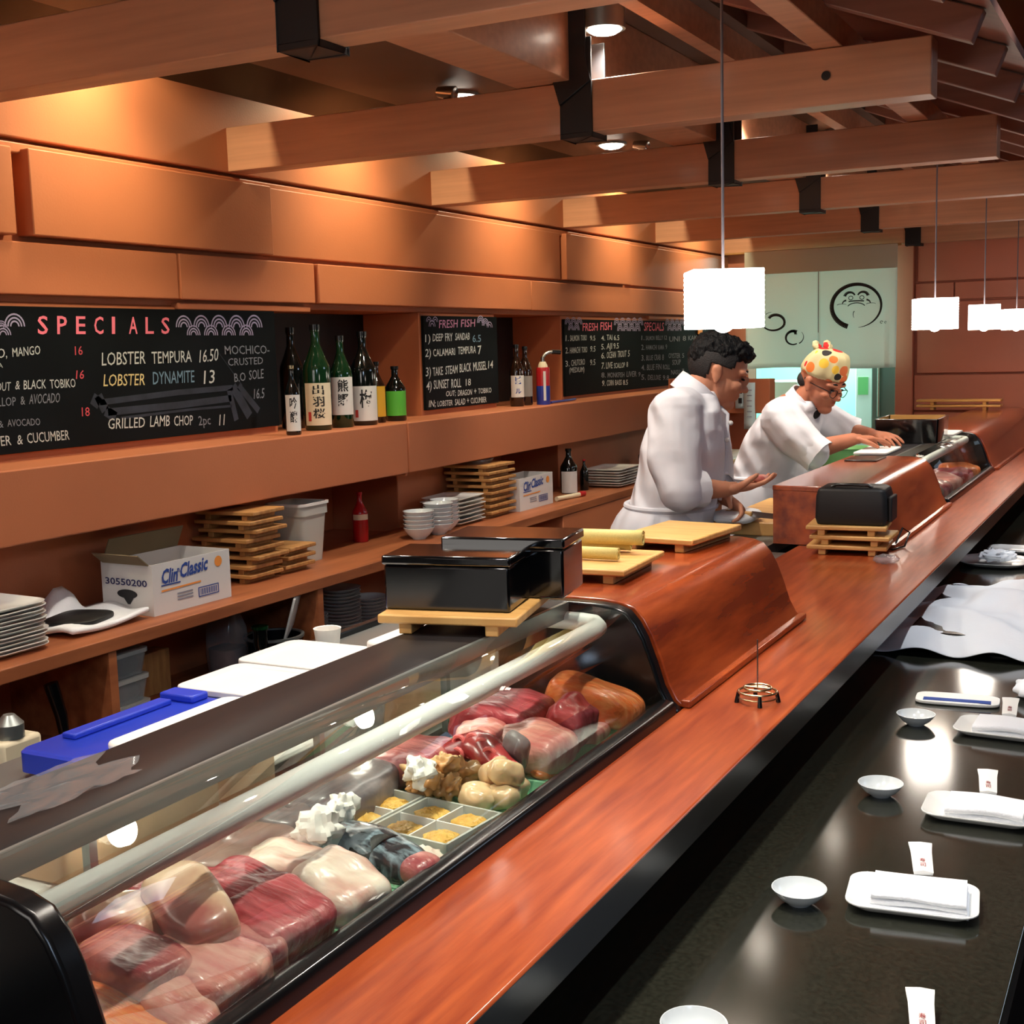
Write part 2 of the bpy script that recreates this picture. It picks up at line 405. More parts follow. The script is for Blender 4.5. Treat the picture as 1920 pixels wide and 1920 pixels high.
def text_geo(g, s, fn, width, height, bold=0.0):
    """flat lettering: glyph outlines scaled to width x height, mapped into the scene by fn(u, v)"""
    cu = bpy.data.curves.new('txt', 'FONT'); cu.body = s; cu.size = 1; cu.resolution_u = 2; cu.offset = bold
    o = bpy.data.objects.new('txt', cu); COL.objects.link(o)
    dg = bpy.context.evaluated_depsgraph_get(); dg.update()
    ev = o.evaluated_get(dg); me = ev.to_mesh()
    vs = [v.co.copy() for v in me.vertices]; fs = [tuple(p.vertices) for p in me.polygons]
    ev.to_mesh_clear(); bpy.data.objects.remove(o); bpy.data.curves.remove(cu)
    if not vs: return
    x0 = min(v.x for v in vs); x1 = max(v.x for v in vs); y1 = max(v.y for v in vs); y0 = min(0, min(v.y for v in vs)) if any('\u3000' < c for c in s) else 0
    g.add([fn((v.x-x0)/max(1e-6, x1-x0)*width, (v.y-y0)/(y1-y0)*height) for v in vs], fs)

# ================================================================ THE ROOM
Y0, Y1 = -1.6, 8.75
g = G(); g.box(-3.4, 3.6, -2.2, 12, -1.80, -1.72); struct('floor', g, 'floor_mat')
g = G(); g.box(-2.8, -1.16, Y0, 8.7, -1.72, -1.50); struct('floor_raised', g, 'floor_mat')
# left wall: staggered painted panels above, board zone with two open niches, recesses under the ledge
g = G()
g.box(-3.3, -3.14, Y0, 8.75, -1.72, 1.3)
g.box(-3.14, -2.80, Y0, 8.75, 0.600, 1.16)
g.box(-3.14, -2.835, Y0, 8.75, 0.16, 0.600)
for y0, y1, x in ((Y0, 2.495, -2.785), (2.54, 3.585, -2.772), (3.60, 5.955, -2.800), (5.985, 6.845, -2.778), (6.885, 8.75, -2.800)):
    g.box(-2.84, x, y0, y1, 0.340, 0.572)
g.box(-2.84, -2.803, Y0, 8.75, 0.560, 0.588)
for y0, y1, x in ((Y0, 3.125, -2.795), (3.13, 3.838, -2.790), (3.855, 5.585, -2.784), (5.60, 7.9, -2.790), (7.91, 8.75, -2.796)):
    g.box(-2.84, x, y0, y1, 0.181, 0.3235)
for y0, y1 in ((3.13, 3.83), (7.2, 8.75)):
    g.box(-2.84, -2.808, y0, y1, 0.150, 0.172)
for y0, y1 in ((Y0, 3.625), (4.60, 5.27), (5.99, 8.75)):
    g.box(-3.14, -2.822, y0, y1, -0.30, 0.16)
for y0, y1 in ((Y0, 3.37), (4.37, 4.97), (5.90, 8.75)):
    g.box(-3.14, -2.81, y0, y1, -0.74, -0.30)
g.box(-3.14, -2.80, Y0, 8.75, -0.32, -0.272)
g.box(-3.14, -2.80, Y0, 8.75, -1.72, -0.735)
struct('wall_left', g, 'wall_paint', bevel=0.004)
g = G()
g.box(-3.142, -3.10, 3.626, 4.599, -0.271, 0.159); g.box(-3.142, -3.10, 5.271, 5.989, -0.271, 0.159)
struct('wall_left_niches', g, 'black_matte')
# back wall with an opening behind the cloth
g = G()
g.box(-1.66, 3.6, 8.75, 8.9, -1.72, 1.7)
g.box(-3.3, -2.66, 8.70, 8.9, -1.72, 1.7); g.box(-2.66, -1.66, 8.75, 8.9, 0.62, 1.7)
g.box(-1.655, -1.545, 8.68, 8.75, -1.72, 1.2)
for x0, x1, z0, z1, y in ((-1.525, 3.6, 0.36, 1.2, 8.715), (-1.54, -1.30, 0.238, 0.348, 8.72), (-1.29, 3.6, 0.238, 0.348, 8.715), (-1.525, -0.86, -0.235, 0.226, 8.715), (-0.83, 3.6, -0.235, 0.226, 8.715), (-1.54, 3.6, -0.478, -0.247, 8.72), (-1.54, 3.6, -0.78, -0.492, 8.72)):
    g.box(x0, x1, y, 8.75, z0, z1)
struct('wall_back', g, 'back_wall_paint', bevel=0.004)
g = G(); g.box(-3.3, -1.2, 11.2, 11.3, -1.72, 1.3); g.box(-3.35, -3.3, 8.75, 11.3, -1.72, 1.3); g.box(-1.25, -1.2, 8.9, 11.3, -1.72, 1.3)
struct('wall_kitchen', g, 'teal_wall')
g = G(); g.box(-3.35, -1.2, 8.9, 11.3, 1.0, 1.1); struct('ceiling_kitchen', g, 'teal_wall')
g = G(); g.box(3.5, 3.6, -2.2, 8.9, -1.72, 2.0); struct('wall_right', g, 'dining_wall')
g = G(); g.box(-3.3, 3.6, -2.3, -2.2, -1.72, 2.0); struct('wall_front', g, 'dining_wall')
# ceilings: black strip with the light slot along the wall, raised brown panel, high tan ceiling of the dining room
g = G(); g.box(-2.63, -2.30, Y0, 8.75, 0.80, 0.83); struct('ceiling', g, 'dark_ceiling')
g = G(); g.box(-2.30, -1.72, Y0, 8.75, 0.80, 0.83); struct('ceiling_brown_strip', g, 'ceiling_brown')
g = G(); g.box(-3.14, -2.40, Y0, 8.75, 1.12, 1.16); struct('ceiling_slot', g, 'dark_ceiling')
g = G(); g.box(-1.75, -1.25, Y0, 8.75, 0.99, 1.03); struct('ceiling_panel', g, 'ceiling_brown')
g = G(); g.box(-3.3, 3.6, -2.2, 8.9, 1.70, 1.75); struct('ceiling_high', g, 'tan_ceiling')
g = G(); g.box(-1.349, -1.297, Y0, 8.75, 0.90, 0.99); struct('trim_1', g, 'beam_wood')
sl = -0.39
def roofz(x): return 0.676+sl*(x+0.45)
g = G(); g.prism([(-1.35, roofz(-1.35)+0.085), (-0.40, roofz(-0.40)+0.085), (-0.40, roofz(-0.40)+0.11), (-1.35, roofz(-1.35)+0.11)], 'y', Y0, 8.75)
struct('ceiling_roof', g, 'roof_wood')

# ---------------------------------------------------------------- beams, purlins, rafters
PLACE = ['nearest', 'second', 'third', 'fourth', 'fifth', 'farthest']
for k in range(6):
    y = 2.1+1.3*k
    b = thing('ceiling_beam', ['nearest wooden cross beam, running out at the upper left corner of the picture', 'second wooden cross beam from the camera, with a dark knot near its free end', 'third wooden cross beam from the camera, crossed by the nearest pendant cord', 'fourth wooden cross beam from the camera, between the second and third black bracket posts', 'fifth wooden cross beam from the camera, just before the one over the cloth curtain', 'farthest wooden cross beam, just above the top edge of the cloth curtain'][k], 'beam', (-1.68, y, 0.60), 0, 'wooden cross beams over the bar')
    g = G(); g.box(-2.802, -0.568, y, y+0.088, 0.602, 0.744)
    build('timber', g, 'beam_wood', b, bevel=0.003)
    g = G()
    g.box(-1.585, -1.487, y-0.008, y, 0.588, 0.86); g.box(-1.585, -1.487, y+0.088, y+0.096, 0.588, 0.86)
    g.box(-1.585, -1.487, y-0.008, y+0.096, 0.588, 0.602)
    g.prism([(-1.63, 0.98), (-1.50, 0.98), (-1.50, 0.80), (-1.487, 0.74), (-1.585, 0.68), (-1.62, 0.80)], 'y', y-0.014, y-0.008)
    o = build('bracket', g, 'black_steel', b, bevel=0.002); o['label'] = 'black steel bracket post'
    if k == 1:
        g = G(); g.lathe([(0.0, 0), (0.010, 0), (0.012, 0.004), (0.0, 0.005)], 16, M=Matrix.Translation((-0.83, y, 0.675)) @ Matrix.Rotation(pi/2, 4, 'X'))
        build('knot', g, 'black_matte', b)
for x0, x1, z1, lab, nm in ((-1.73, -1.552, 0.99, 'wide lengthwise timber on top of the cross beams at the black bracket posts', 'purlin'), (-0.866, -0.792, 0.815, 'narrow lengthwise timber on top of the cross beams near their free ends', 'purlin')):
    g = G(); g.box(x0, x1, Y0, 8.74, 0.746, z1)
    tag(build(nm, g, 'beam_wood', bevel=0.003), lab, 'beam')
for k in range(-4, 13):
    y = 3.22+0.433*k; d = 0.075
    g = G(); c, s_ = cos(math.atan(sl)), sin(math.atan(sl))
    g.prism([(-1.296, roofz(-1.296)), (-0.45, roofz(-0.45)), (-0.45-d*s_*1.0, roofz(-0.45)+d*c), (-1.296, roofz(-1.296)+d/c)], 'y', y, y+0.042)
    n = k+5
    nth = {1: 'first', 2: 'second', 3: 'third', 4: 'fourth', 5: 'fifth', 6: 'sixth', 7: 'seventh', 8: 'eighth', 9: 'ninth', 10: 'tenth', 11: 'eleventh', 12: 'twelfth', 13: 'thirteenth', 14: 'fourteenth', 15: 'fifteenth', 16: 'sixteenth', 17: 'seventeenth'}[n]
    tag(build('rafter', g, 'roof_wood', bevel=0.003), {5: 'sloping rafter with a broad purplish end hanging into the top right of the picture', 6: 'sloping rafter whose pale lit end shows just below the broadest one at top right'}.get(n, f'sloping eave rafter over the bar, {nth} counted from the camera end'), 'rafter', 'sloping rafters of the eave over the bar')

# ---------------------------------------------------------------- lamps on the ceiling
def downlight(x, y, z, label):
    t = thing('downlight', label, 'ceiling light', (x, y, z), 0, 'round recessed downlights')
    top = (0.988-z) if x > -1.6 and x < -1 else (0.06 if x > -1 else 0.003)
    g = G(); g.lathe([(0.0, top), (0.06, top), (0.06, -0.006), (0.051, -0.006), (0.049, 0.0), (0.0, 0.0)], 28)
    build('housing', g, 'steel_brushed', t, local=True)
    g = G(); g.lathe([(0.0, -0.001), (0.049, -0.001), (0.046, -0.010), (0.034, -0.017), (0.016, -0.021), (0.0, -0.022)], 28)
    build('lens', g, 'lamp_glow', t, local=True)
    return t
dlab = ['glowing downlight in the black ceiling above the second cross beam', 'glowing downlight in the black ceiling just right of the tall black bracket post', 'downlight in the black ceiling over the first bay, hidden by the nearest beam', 'bright downlight at the top of the picture, right of the black bracket post', 'downlight in the brown panel above the capped chef', 'downlight in the brown panel beyond the capped chef', 'downlight in the brown panel of the second bay', 'downlight under the rafters above the near end of the glass case', 'downlight under the rafters above the far end of the near glass case', 'downlight in the black ceiling nearest the camera']
for (x, y, z), lb in zip(DOWN, dlab): downlight(x, y, z, lb)
for x, y, lb in ((-2.0, 3.52, 'small metal spotlight on top of the second cross beam, beside a glowing downlight'), (-1.9, 4.86, 'small metal spotlight on top of the third cross beam, left of its bracket post')):
    t = thing('spotlight', lb, 'spotlight', (x, y-0.05, 0.746), 0, 'small metal spotlights on the beams')
    g = G(); g.lathe([(0.0, -0.03), (0.016, -0.03), (0.02, 0.0), (0.022, 0.028), (0.018, 0.03), (0, 0.022)], 18, M=Matrix.Translation((0.0, 0, 0.03)) @ Matrix.Rotation(radians(100), 4, 'Y'))
    build('head', g, 'steel', t, local=True)
    g = G(); g.lathe([(0.012, 0.0), (0.012, 0.02), (0.006, 0.03), (0.0, 0.03)], 12)
    build('mount', g, 'brass', t, local=True)

# ---------------------------------------------------------------- painted ledges and the back cabinet
for y0, y1, lb in ((-1.2, 4.14, 'long orange brown box ledge under the large SPECIALS chalkboard'), (4.155, 8.75, 'long orange brown box ledge under the two smaller chalkboards')):
    g = G(); g.box(-2.80, -2.61 if y0 < 0 else -2.613, y0, y1, -0.465, -0.272)
    if y0 < 0: g.box(-2.80, -2.622, 4.141, 4.153, -0.478, -0.285)
    tag(build('wall_ledge', g, 'wall_paint', bevel=0.004), lb, 'ledge', 'painted box ledges along the left wall')
cab = thing('back_cabinet', 'long low wooden cabinet with open compartments along the left wall', 'cabinet', (-2.6, 3.5, -1.5))
g = G(); g.box(-2.80, -2.42, -1.2, 8.3, -0.752, -0.715); build('shelf_board', g, 'shelf_wood', cab, bevel=0.003)
g = G(); g.box(-2.80, -2.44, -1.2, 5.12, -1.03, -1.0); build('lower_shelf', g, 'shelf_wood', cab)
for y in (-1.2, 2.365, 3.275, 4.3):
    g = G(); g.box(-2.80, -2.425, y, y+0.028, -1.0, -0.752); build('divider', g, 'shelf_wood', cab)
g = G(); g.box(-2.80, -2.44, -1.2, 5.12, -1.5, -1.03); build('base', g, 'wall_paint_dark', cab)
for y0, y1 in ((5.13, 6.1), (6.12, 7.1), (7.12, 8.3)):
    g = G(); g.box(-2.80, -2.425, y0, y1, -1.5, -0.753); build('front_panel', g, 'wall_paint', cab, bevel=0.003)

# ================================================================ THE BAR
ZS = -0.642
bar = thing('sushi_bar', 'long polished red brown wooden sushi bar counter with dark front', 'counter', (-0.75, 4.0, -1.72))
g = G()
g.prism([(-0.58, 0.2), (-0.58, 8.70), (-0.76, 8.70), (-0.76, 3.945), (-1.045, 3.945), (-1.045, 2.89), (-0.76, 2.89), (-0.76, 0.2)], 'z', ZS-0.055, ZS)
build('countertop', g, 'counter_wood', bar, bevel=0.004)
g = G(); g.box(-0.583, -0.5795, 0.2, 8.70, ZS-0.053, ZS-0.003); build('edge_strip', g, 'edge_dark', bar)
g = G(); g.box(-0.77, -0.752, 0.2, 8.70, -1.72, ZS-0.056); build('front_panel', g, 'front_panel', bar)
g = G(); g.box(-1.10, -0.771, 0.2, 8.70, -1.72, -0.73); build('carcass', g, 'black_matte', bar)
low = thing('dining_counter', 'dark polished stone dining counter in front of the wooden bar', 'counter', (-0.4, 4.0, -1.72))
g = G(); g.box(-0.750, -0.157, 0.2, 8.69, -0.84, -0.80); build('stone_top', g, 'granite', low, bevel=0.003)
g = G(); g.box(-0.750, -0.60, 0.2, 8.69, -1.72, -0.841); build('support', g, 'front_panel', low)

PROF = [(-0.757, -0.640), (-0.772, -0.628), (-0.787, -0.600), (-0.800, -0.56), (-0.817, -0.515), (-0.832, -0.488), (-0.850, -0.468), (-0.875, -0.460), (-0.91, -0.4565), (-0.96, -0.456)]
def display_case(label, y0, y1, grp):
    t = thing('sushi_display_case', label, 'display case', (-0.93, (y0+y1)/2, -0.70), 0, grp)
    prof = PROF+[(-1.112, -0.456), (-1.112, -0.69), (-0.757, -0.69)]
    for a, b in ((y0, y0+0.03), (y1-0.03, y1)):
        g = G(); g.prism(prof, 'y', a, b); build('end_panel', g, 'black_plastic', t, bevel=0.006, seg=3)
    g = G(); g.prism([(-0.7575, -0.69), (-0.7575, -0.632), (-0.762, -0.622), (-0.776, -0.618), (-0.79, -0.622), (-0.79, -0.69)], 'y', y0+0.03, y1-0.03)
    build('front_rail', g, 'black_plastic', t, bevel=0.003)
    g = G(); g.prism([(-0.965, -0.475), (-0.965, -0.459), (-0.973, -0.4555), (-1.102, -0.4555), (-1.108, -0.460), (-1.108, -0.475)], 'y', y0+0.03, y1-0.03)
    build('top_bar', g, 'bar_top_black', t, bevel=0.003)
    g = G(); g.box(-0.972, -0.962, y0+0.03, y1-0.03, -0.486, -0.457); build('glass_channel', g, 'steel_brushed', t)
    g = G(); g.box(-1.115, -0.757, y0+0.03, y1-0.03, -0.70, -0.690); g.box(-1.12, -1.10, y0+0.03, y1-0.03, -0.69, -0.655)
    build('deck', g, 'black_matte', t)
    inner = [(x-0.003, z) for x, z in PROF[1:]]
    g = G(); g.loft([[(x, y, z) for x, z in inner] for y in (y0+0.031, y1-0.031)], False, False)
    o = build('glass_front', g, 'glass', t); md = o.modifiers.new('solid', 'SOLIDIFY'); md.thickness = 0.004; md.offset = -1
    g = G(); g.box(-1.104, -1.099, y0+0.031, y1-0.031, -0.655, -0.475); build('sliding_glass', g, 'glass', t)
    for f in (0.22, 0.55, 0.82):
        y = y0+(y1-y0)*f
        g = G(); g.box(-1.108, -1.096, y, y+0.012, -0.655, -0.475); build('mullion', g, 'steel_brushed', t)
    g = G(); g.box(-1.060, -1.040, y0+0.06, y1-0.06, -0.481, -0.4752); build('added_glow_strip', g, 'fill_strip_glow', t)  # glowing strip added under the bar to light the boxes and fish
    for f in (0.255, 0.63):
        g = G(); g.lathe([(0, 0), (0.019, 0), (0.019, 0.010), (0.0, 0.013)], 20, M=Matrix.Translation((-1.096, y0+(y1-y0)*f, -0.556)) @ Matrix.Rotation(radians(70), 4, 'Y')); build('glow_disc', g, 'lamp_glow', t)  # glowing discs added for the round bright spots at the rear glass
    pts = [(-0.884, y0+0.03, -0.490), (-0.884, y1-0.10, -0.490), (-0.888, y1-0.07, -0.490), (-0.905, y1-0.045, -0.490), (-0.935, y1-0.036, -0.490), (-1.09, y1-0.036, -0.490)]
    g = G(); g.tube(pts, 0.0165, 16); build('cooling_pipe', g, 'pipe_white', t)
    return t
display_case('glass sushi case nearest the camera, with white pipe and black end panels', 0.72, 2.08, 'curved glass sushi cases')
display_case('far glass sushi case near the end of the bar, with blurred fish inside', 5.06, 6.46, 'curved glass sushi cases')
def cover(label, y0, y1):
    prof = [(-0.752, -0.641)]+[(x+0.004, z+0.002) for x, z in PROF[1:]]+[(-1.13, -0.454), (-1.13, -0.470), (-0.875, -0.474), (-0.85, -0.485), (-0.775, -0.641)]
    t = thing('wooden_case_cover', label, 'counter cover', (-0.93, (y0+y1)/2, -0.641), 0, 'curved wooden covers on the bar')
    g = G(); g.prism(prof, 'y', y0, y1); build('shell', g, 'cover_wood', t, bevel=0.003)
    inner = [(x-0.003, z-0.004) for x, z in PROF[1:]]+[(-1.128, -0.458), (-1.128, -0.641), (-0.765, -0.641)]
    for a, b in ((y0+0.002, y0+0.022), (y1-0.022, y1-0.002)):
        g = G(); g.prism(inner, 'y', a, b); build('end_board', g, 'cover_wood', t)
    g = G(); g.box(-0.762, -0.745, y0, y1, -0.641, -0.628); build('base_moulding', g, 'cover_wood', t, bevel=0.002)
cover('curved wooden cover right behind the near glass case, with serving boards on it', 2.084, 2.886)
cover('curved wooden cover in the middle of the bar, behind the black printer bag', 3.95, 5.055)
cover('curved wooden cover at the far end of the bar by the back wall', 6.465, 8.66)

# chefs' side worktops
prep = thing('prep_counter', 'low worktop behind the near case, crowded with white boards and tubs', 'counter', (-1.4, 1.5, -1.5))
g = G(); g.box(-1.72, -1.125, 0.1, 2.9, -0.70, -0.665); build('worktop', g, 'steel_brushed', prep)
g = G(); g.box(-1.70, -1.127, 0.1, 2.9, -1.5, -0.701); build('cabinet', g, 'black_matte', prep)
g = G(); g.box(-1.745, -1.7205, 2.27, 2.9, -0.90, -0.652); tag(build('back_guard', g, 'black_plastic', bevel=0.003), 'black guard strip along the back of the prep worktop', 'guard')
cut = thing('cutting_counter', 'chefs worktop between the wooden covers with a dark front', 'counter', (-1.25, 4.6, -1.5))
g = G(); g.box(-1.31, -1.135, 2.92, 7.6, -0.68, -0.645); build('worktop', g, 'steel_brushed', cut)
g = G(); g.box(-1.30, -1.14, 2.92, 7.6, -1.5, -0.681); build('cabinet', g, 'black_matte', cut)

# ================================================================ CHALKBOARDS
TEXT = {}; ARCS = {}
TEXT['b1']=[
 ('SPECIALS',2.557,0.075,3.083,0.075,0.05,'pink'),
 ('AVO, MANGO',2.369,0.007,2.564,0.019,0.025,'w'),
 ('A',2.412,-0.015,2.43,-0.014,0.013,'w'),
 ('16',2.687,0.014,2.717,0.015,0.027,'red'),
 ('16',2.684,-0.054,2.715,-0.054,0.024,'red'),
 ('18',2.697,-0.16,2.728,-0.161,0.026,'red'),
 ('TROUT & BLACK TOBIKO',2.371,-0.076,2.684,-0.076,0.024,'w'),
 ('SCALLOP & AVOCADO',2.354,-0.116,2.621,-0.117,0.025,'w2'),
 ('& AVOCADO',2.4,-0.173,2.546,-0.177,0.019,'w2'),
 ('LOBSTER & CUCUMBER',2.306,-0.223,2.649,-0.225,0.027,'w'),
 ('LOBSTER TEMPURA',2.787,-0.019,3.181,-0.015,0.039,'w'),
 ('16.50',3.211,-0.019,3.305,-0.014,0.043,'w'),
 ('LOBSTER',2.788,-0.078,2.964,-0.081,0.033,'yel'),
 ('DYNAMITE',2.994,-0.081,3.188,-0.081,0.036,'blu'),
 ('13',3.226,-0.088,3.28,-0.086,0.046,'w'),
 ('GRILLED LAMB CHOP',2.795,-0.204,3.166,-0.216,0.033,'w'),
 ('2pc',3.191,-0.219,3.251,-0.219,0.031,'w2'),
 ('11',3.29,-0.227,3.316,-0.227,0.033,'w'),
 ('MOCHICO-',3.339,0.007,3.582,0.006,0.028,'w2'),
 ('CRUSTED',3.352,-0.032,3.541,-0.03,0.026,'w2'),
 ('B.O SOLE',3.38,-0.086,3.537,-0.079,0.03,'w2'),
 ('16.5',3.476,-0.148,3.534,-0.147,0.033,'w2'),
]
TEXT['b2']=[
 ('FRESH FISH',4.735,0.095,5.055,0.102,0.036,'pk2'),
 ('1) DEEP FRY SANDAB',4.617,0.037,5.002,0.043,0.031,'w'),
 ('6.5',5.026,0.034,5.106,0.035,0.033,'blu'),
 ('2) CALAMARI TEMPURA',4.613,-0.025,5.057,-0.017,0.033,'w'),
 ('7',5.072,-0.024,5.107,-0.022,0.036,'w'),
 ('3) TAKE STEAM BLACK MUSSEL',4.612,-0.108,5.154,-0.091,0.036,'w'),
 ('14',5.164,-0.089,5.211,-0.088,0.032,'w'),
 ('4) SUNSET ROLL',4.612,-0.164,4.912,-0.162,0.036,'w'),
 ('18',4.951,-0.159,4.999,-0.158,0.033,'w'),
 ('OUT; DRAGON + TOBIKO',4.774,-0.2,5.193,-0.2,0.025,'w'),
 ('IN; LOBSTER SALAD + CUCUMBER',4.629,-0.238,5.144,-0.241,0.026,'w'),
]
TEXT['b3']=[
 ('FRESH FISH',6.225,0.083,6.623,0.086,0.045,'pink'),
 ('SPECIALS',7.107,0.083,7.445,0.083,0.047,'pink'),
 ('1. SALMON TORO',6.009,0.029,6.278,0.032,0.03,'w'),
 ('9.5',6.321,0.032,6.392,0.031,0.028,'w'),
 ('2. HAMACHI TORO',6.005,-0.034,6.282,-0.03,0.03,'w'),
 ('9.5',6.318,-0.028,6.389,-0.029,0.029,'w'),
 ('3. CHUTORO',6.002,-0.1,6.252,-0.095,0.033,'w'),
 ('9.5',6.314,-0.102,6.386,-0.101,0.029,'w'),
 ('(MEDIUM)',6.046,-0.134,6.243,-0.134,0.025,'w'),
 ('4. TAI 6.5',6.472,0.031,6.729,0.029,0.029,'w'),
 ('5. AJI 9.5',6.469,-0.018,6.719,-0.016,0.031,'w'),
 ('6. OCEAN TROUT 5',6.467,-0.068,6.877,-0.063,0.035,'w'),
 ('7. LIVE SCALLOP 8',6.465,-0.126,6.85,-0.124,0.032,'w'),
 ('8. MONKFISH LIVER 9',6.463,-0.172,7.038,-0.185,0.029,'w2'),
 ('9. CORN BASS 8.5',6.468,-0.219,6.846,-0.224,0.029,'w'),
 ('1. SALMON BELLY 12',7.063,0.027,7.49,0.027,0.028,'w2'),
 ('2. HAMACHI KAMA 9',7.061,-0.029,7.488,-0.032,0.028,'w2'),
 ('3. BLUE CRAB 8',7.058,-0.092,7.43,-0.096,0.032,'w2'),
 ('4. BLUE FIN ROLL',7.056,-0.148,7.54,-0.154,0.032,'w2'),
 ('5. DELUXE 9.8',7.054,-0.204,7.519,-0.22,0.028,'w2'),
 ('UNI 8',7.527,0.017,7.839,0.018,0.033,'w2'),
 ('OYSTER 5',7.514,-0.085,7.796,-0.09,0.03,'w2'),
 ('SOUP',7.579,-0.129,7.735,-0.129,0.03,'w2'),
 ('NASU 7',7.558,-0.188,7.793,-0.192,0.03,'w2'),
 ('KAKI 6',7.879,0.021,8.152,0.023,0.031,'w2'),
]
ARCS['b1']= [(2.435, 0.098, 0.018), (2.48, 0.107, 0.033), (2.439, 0.081, 0.025), (3.149, 0.107, 0.035), (3.232, 0.108, 0.036), (3.318, 0.108, 0.038), (3.407, 0.108, 0.039), (3.5, 0.109, 0.04), (3.192, 0.08, 0.03), (3.276, 0.08, 0.032), (3.364, 0.08, 0.033), (3.455, 0.08, 0.034)]
ARCS['b2']= [(4.679, 0.11, 0.026), (4.654, 0.128, 0.021), (4.706, 0.128, 0.022), (5.106, 0.129, 0.031), (5.151, 0.117, 0.031), (5.191, 0.107, 0.026)]
ARCS['b3']= [(6.04, 0.127, 0.033), (6.113, 0.13, 0.033), (6.186, 0.128, 0.035), (6.078, 0.097, 0.033), (6.151, 0.097, 0.034), (6.694, 0.127, 0.039), (6.78, 0.128, 0.04), (6.868, 0.128, 0.041), (6.958, 0.129, 0.041), (7.05, 0.129, 0.042), (6.74, 0.095, 0.039), (6.827, 0.095, 0.04), (6.916, 0.095, 0.041), (7.006, 0.095, 0.042), (7.502, 0.128, 0.038), (7.587, 0.129, 0.038), (7.674, 0.129, 0.039), (7.762, 0.13, 0.04), (7.539, 0.096, 0.038), (7.624, 0.096, 0.039), (7.712, 0.096, 0.039)]

CH = {'w': 'chalk_white', 'w2': 'chalk_faint', 'pink': 'chalk_pink', 'pk2': 'chalk_pink2', 'red': 'chalk_red', 'yel': 'chalk_yellow', 'blu': 'chalk_blue'}
def chalkboard(label, y0, y1, z0, z1, key, smudge=None):
    XF = -2.806
    t = thing('chalkboard', label, 'chalkboard', (XF, (y0+y1)/2, z0), 0, 'menu chalkboards on the left wall')
    g = G(); g.box(XF-0.014, XF, y0, y1, z0, z1); build('board', g, 'chalkboard', t, bevel=0.001)
    rnd = random.Random(len(label))
    hue = {'w': 'white', 'w2': 'faint grey', 'pink': 'pink', 'pk2': 'dull pink', 'red': 'red', 'yel': 'yellow', 'blu': 'blue'}
    for s, ya, za, yb, zb, h, c in TEXT[key]:
        gg = G(); rise = (zb-za)/max(0.001, yb-ya)
        if s == 'SPECIALS' and key == 'b1':
            n = len(s); wd = (yb-ya)/n
            for i, chr_ in enumerate(s):
                cw = wd*(0.2 if chr_ == 'I' else 0.55); off = ya+i*wd*1.06
                text_geo(gg, chr_, lambda u, v, off=off: (XF+0.0012, off+u+v*0.08, za+v), cw, h*1.0, 0.012)
        else:
            # hand lettering: word by word, with small changes of height and slant
            words = s.split(' '); tot = sum(len(q)+0.8 for q in words)-0.8; pos = 0
            for q in words:
                wd = (yb-ya)*len(q)/tot; off = ya+(yb-ya)*pos/tot; pos += len(q)+0.8
                sl_ = rnd.uniform(-0.05, 0.2); hh = h*rnd.uniform(0.9, 1.08); dz = rnd.uniform(-0.0015, 0.0015)
                text_geo(gg, q, lambda u, v, off=off, sl_=sl_, dz=dz: (XF+0.0012, off+u+v*sl_, za+rise*(off-ya+u)+v+dz), wd*0.97, hh, 0.002 if key == 'b1' else 0.004)
        o = build('lettering', gg, CH[c], t, smooth=False); o['label'] = hue[c]+' chalk line reading '+s
    g = G()
    for y, z, r in ARCS[key]:
        for q in ((1.0, 0.7, 0.42) if r > 0.03 or key == 'b1' else (0.95, 0.5)):
            rr = r*q; wd = r*0.07; n = 12
            for i in range(n):
                a, b = pi*i/n, pi*(i+1)/n
                g.quad(*[(XF+0.001, y+rad*cos(an), z-r*0.35+rad*sin(an)) for rad, an in ((rr-wd, a), (rr+wd, a), (rr+wd, b), (rr-wd, b))])
    build('wave_drawing', g, 'chalk_lilac', t, smooth=False)
    if smudge:
        g = G()
        for pts, wd in smudge:
            for i in range(len(pts)-1):
                (ya, za), (yb, zb) = pts[i], pts[i+1]
                L = math.hypot(yb-ya, zb-za); nx, nz = -(zb-za)/L*wd, (yb-ya)/L*wd
                g.quad((XF+0.0006, ya+nx, za+nz), (XF+0.0006, yb+nx, zb+nz), (XF+0.0006, yb-nx, zb-nz), (XF+0.0006, ya-nx, za-nz))
        build('chalk_smudge', g, 'chalk_dust', t, smooth=False)
SM = [([(2.745, -0.135), (2.765, -0.105), (2.79, -0.15), (2.83, -0.172)], 0.016), ([(2.77, -0.125), (3.1, -0.11), (3.37, -0.105)], 0.009), ([(2.80, -0.155), (3.1, -0.15), (3.36, -0.14)], 0.011), ([(2.85, -0.176), (3.15, -0.167), (3.36, -0.166)], 0.004),
      ([(3.37, -0.10), (3.45, -0.205)], 0.018), ([(3.40, -0.10), (3.50, -0.19)], 0.012), ([(3.35, -0.11), (3.38, -0.215)], 0.012), ([(3.30, 0.02), (3.42, -0.10)], 0.0015)]
chalkboard('large black chalkboard headed SPECIALS in spaced pink letters', 1.75, 3.612, -0.248, 0.150, 'b1', SM)
chalkboard('small chalkboard headed FRESH FISH between the bottle niche and the spray can', 4.612, 5.262, -0.250, 0.146, 'b2')
chalkboard('long chalkboard headed FRESH FISH and SPECIALS behind the nearer chef', 6.0, 8.45, -0.255, 0.142, 'b3')
g = G(); g.box(-2.80, -2.795, 8.05, 8.13, 0.06, 0.115); tag(build('price_tag', g, 'print_orange'), 'small orange card above the nearer chef on the long chalkboard', 'card')

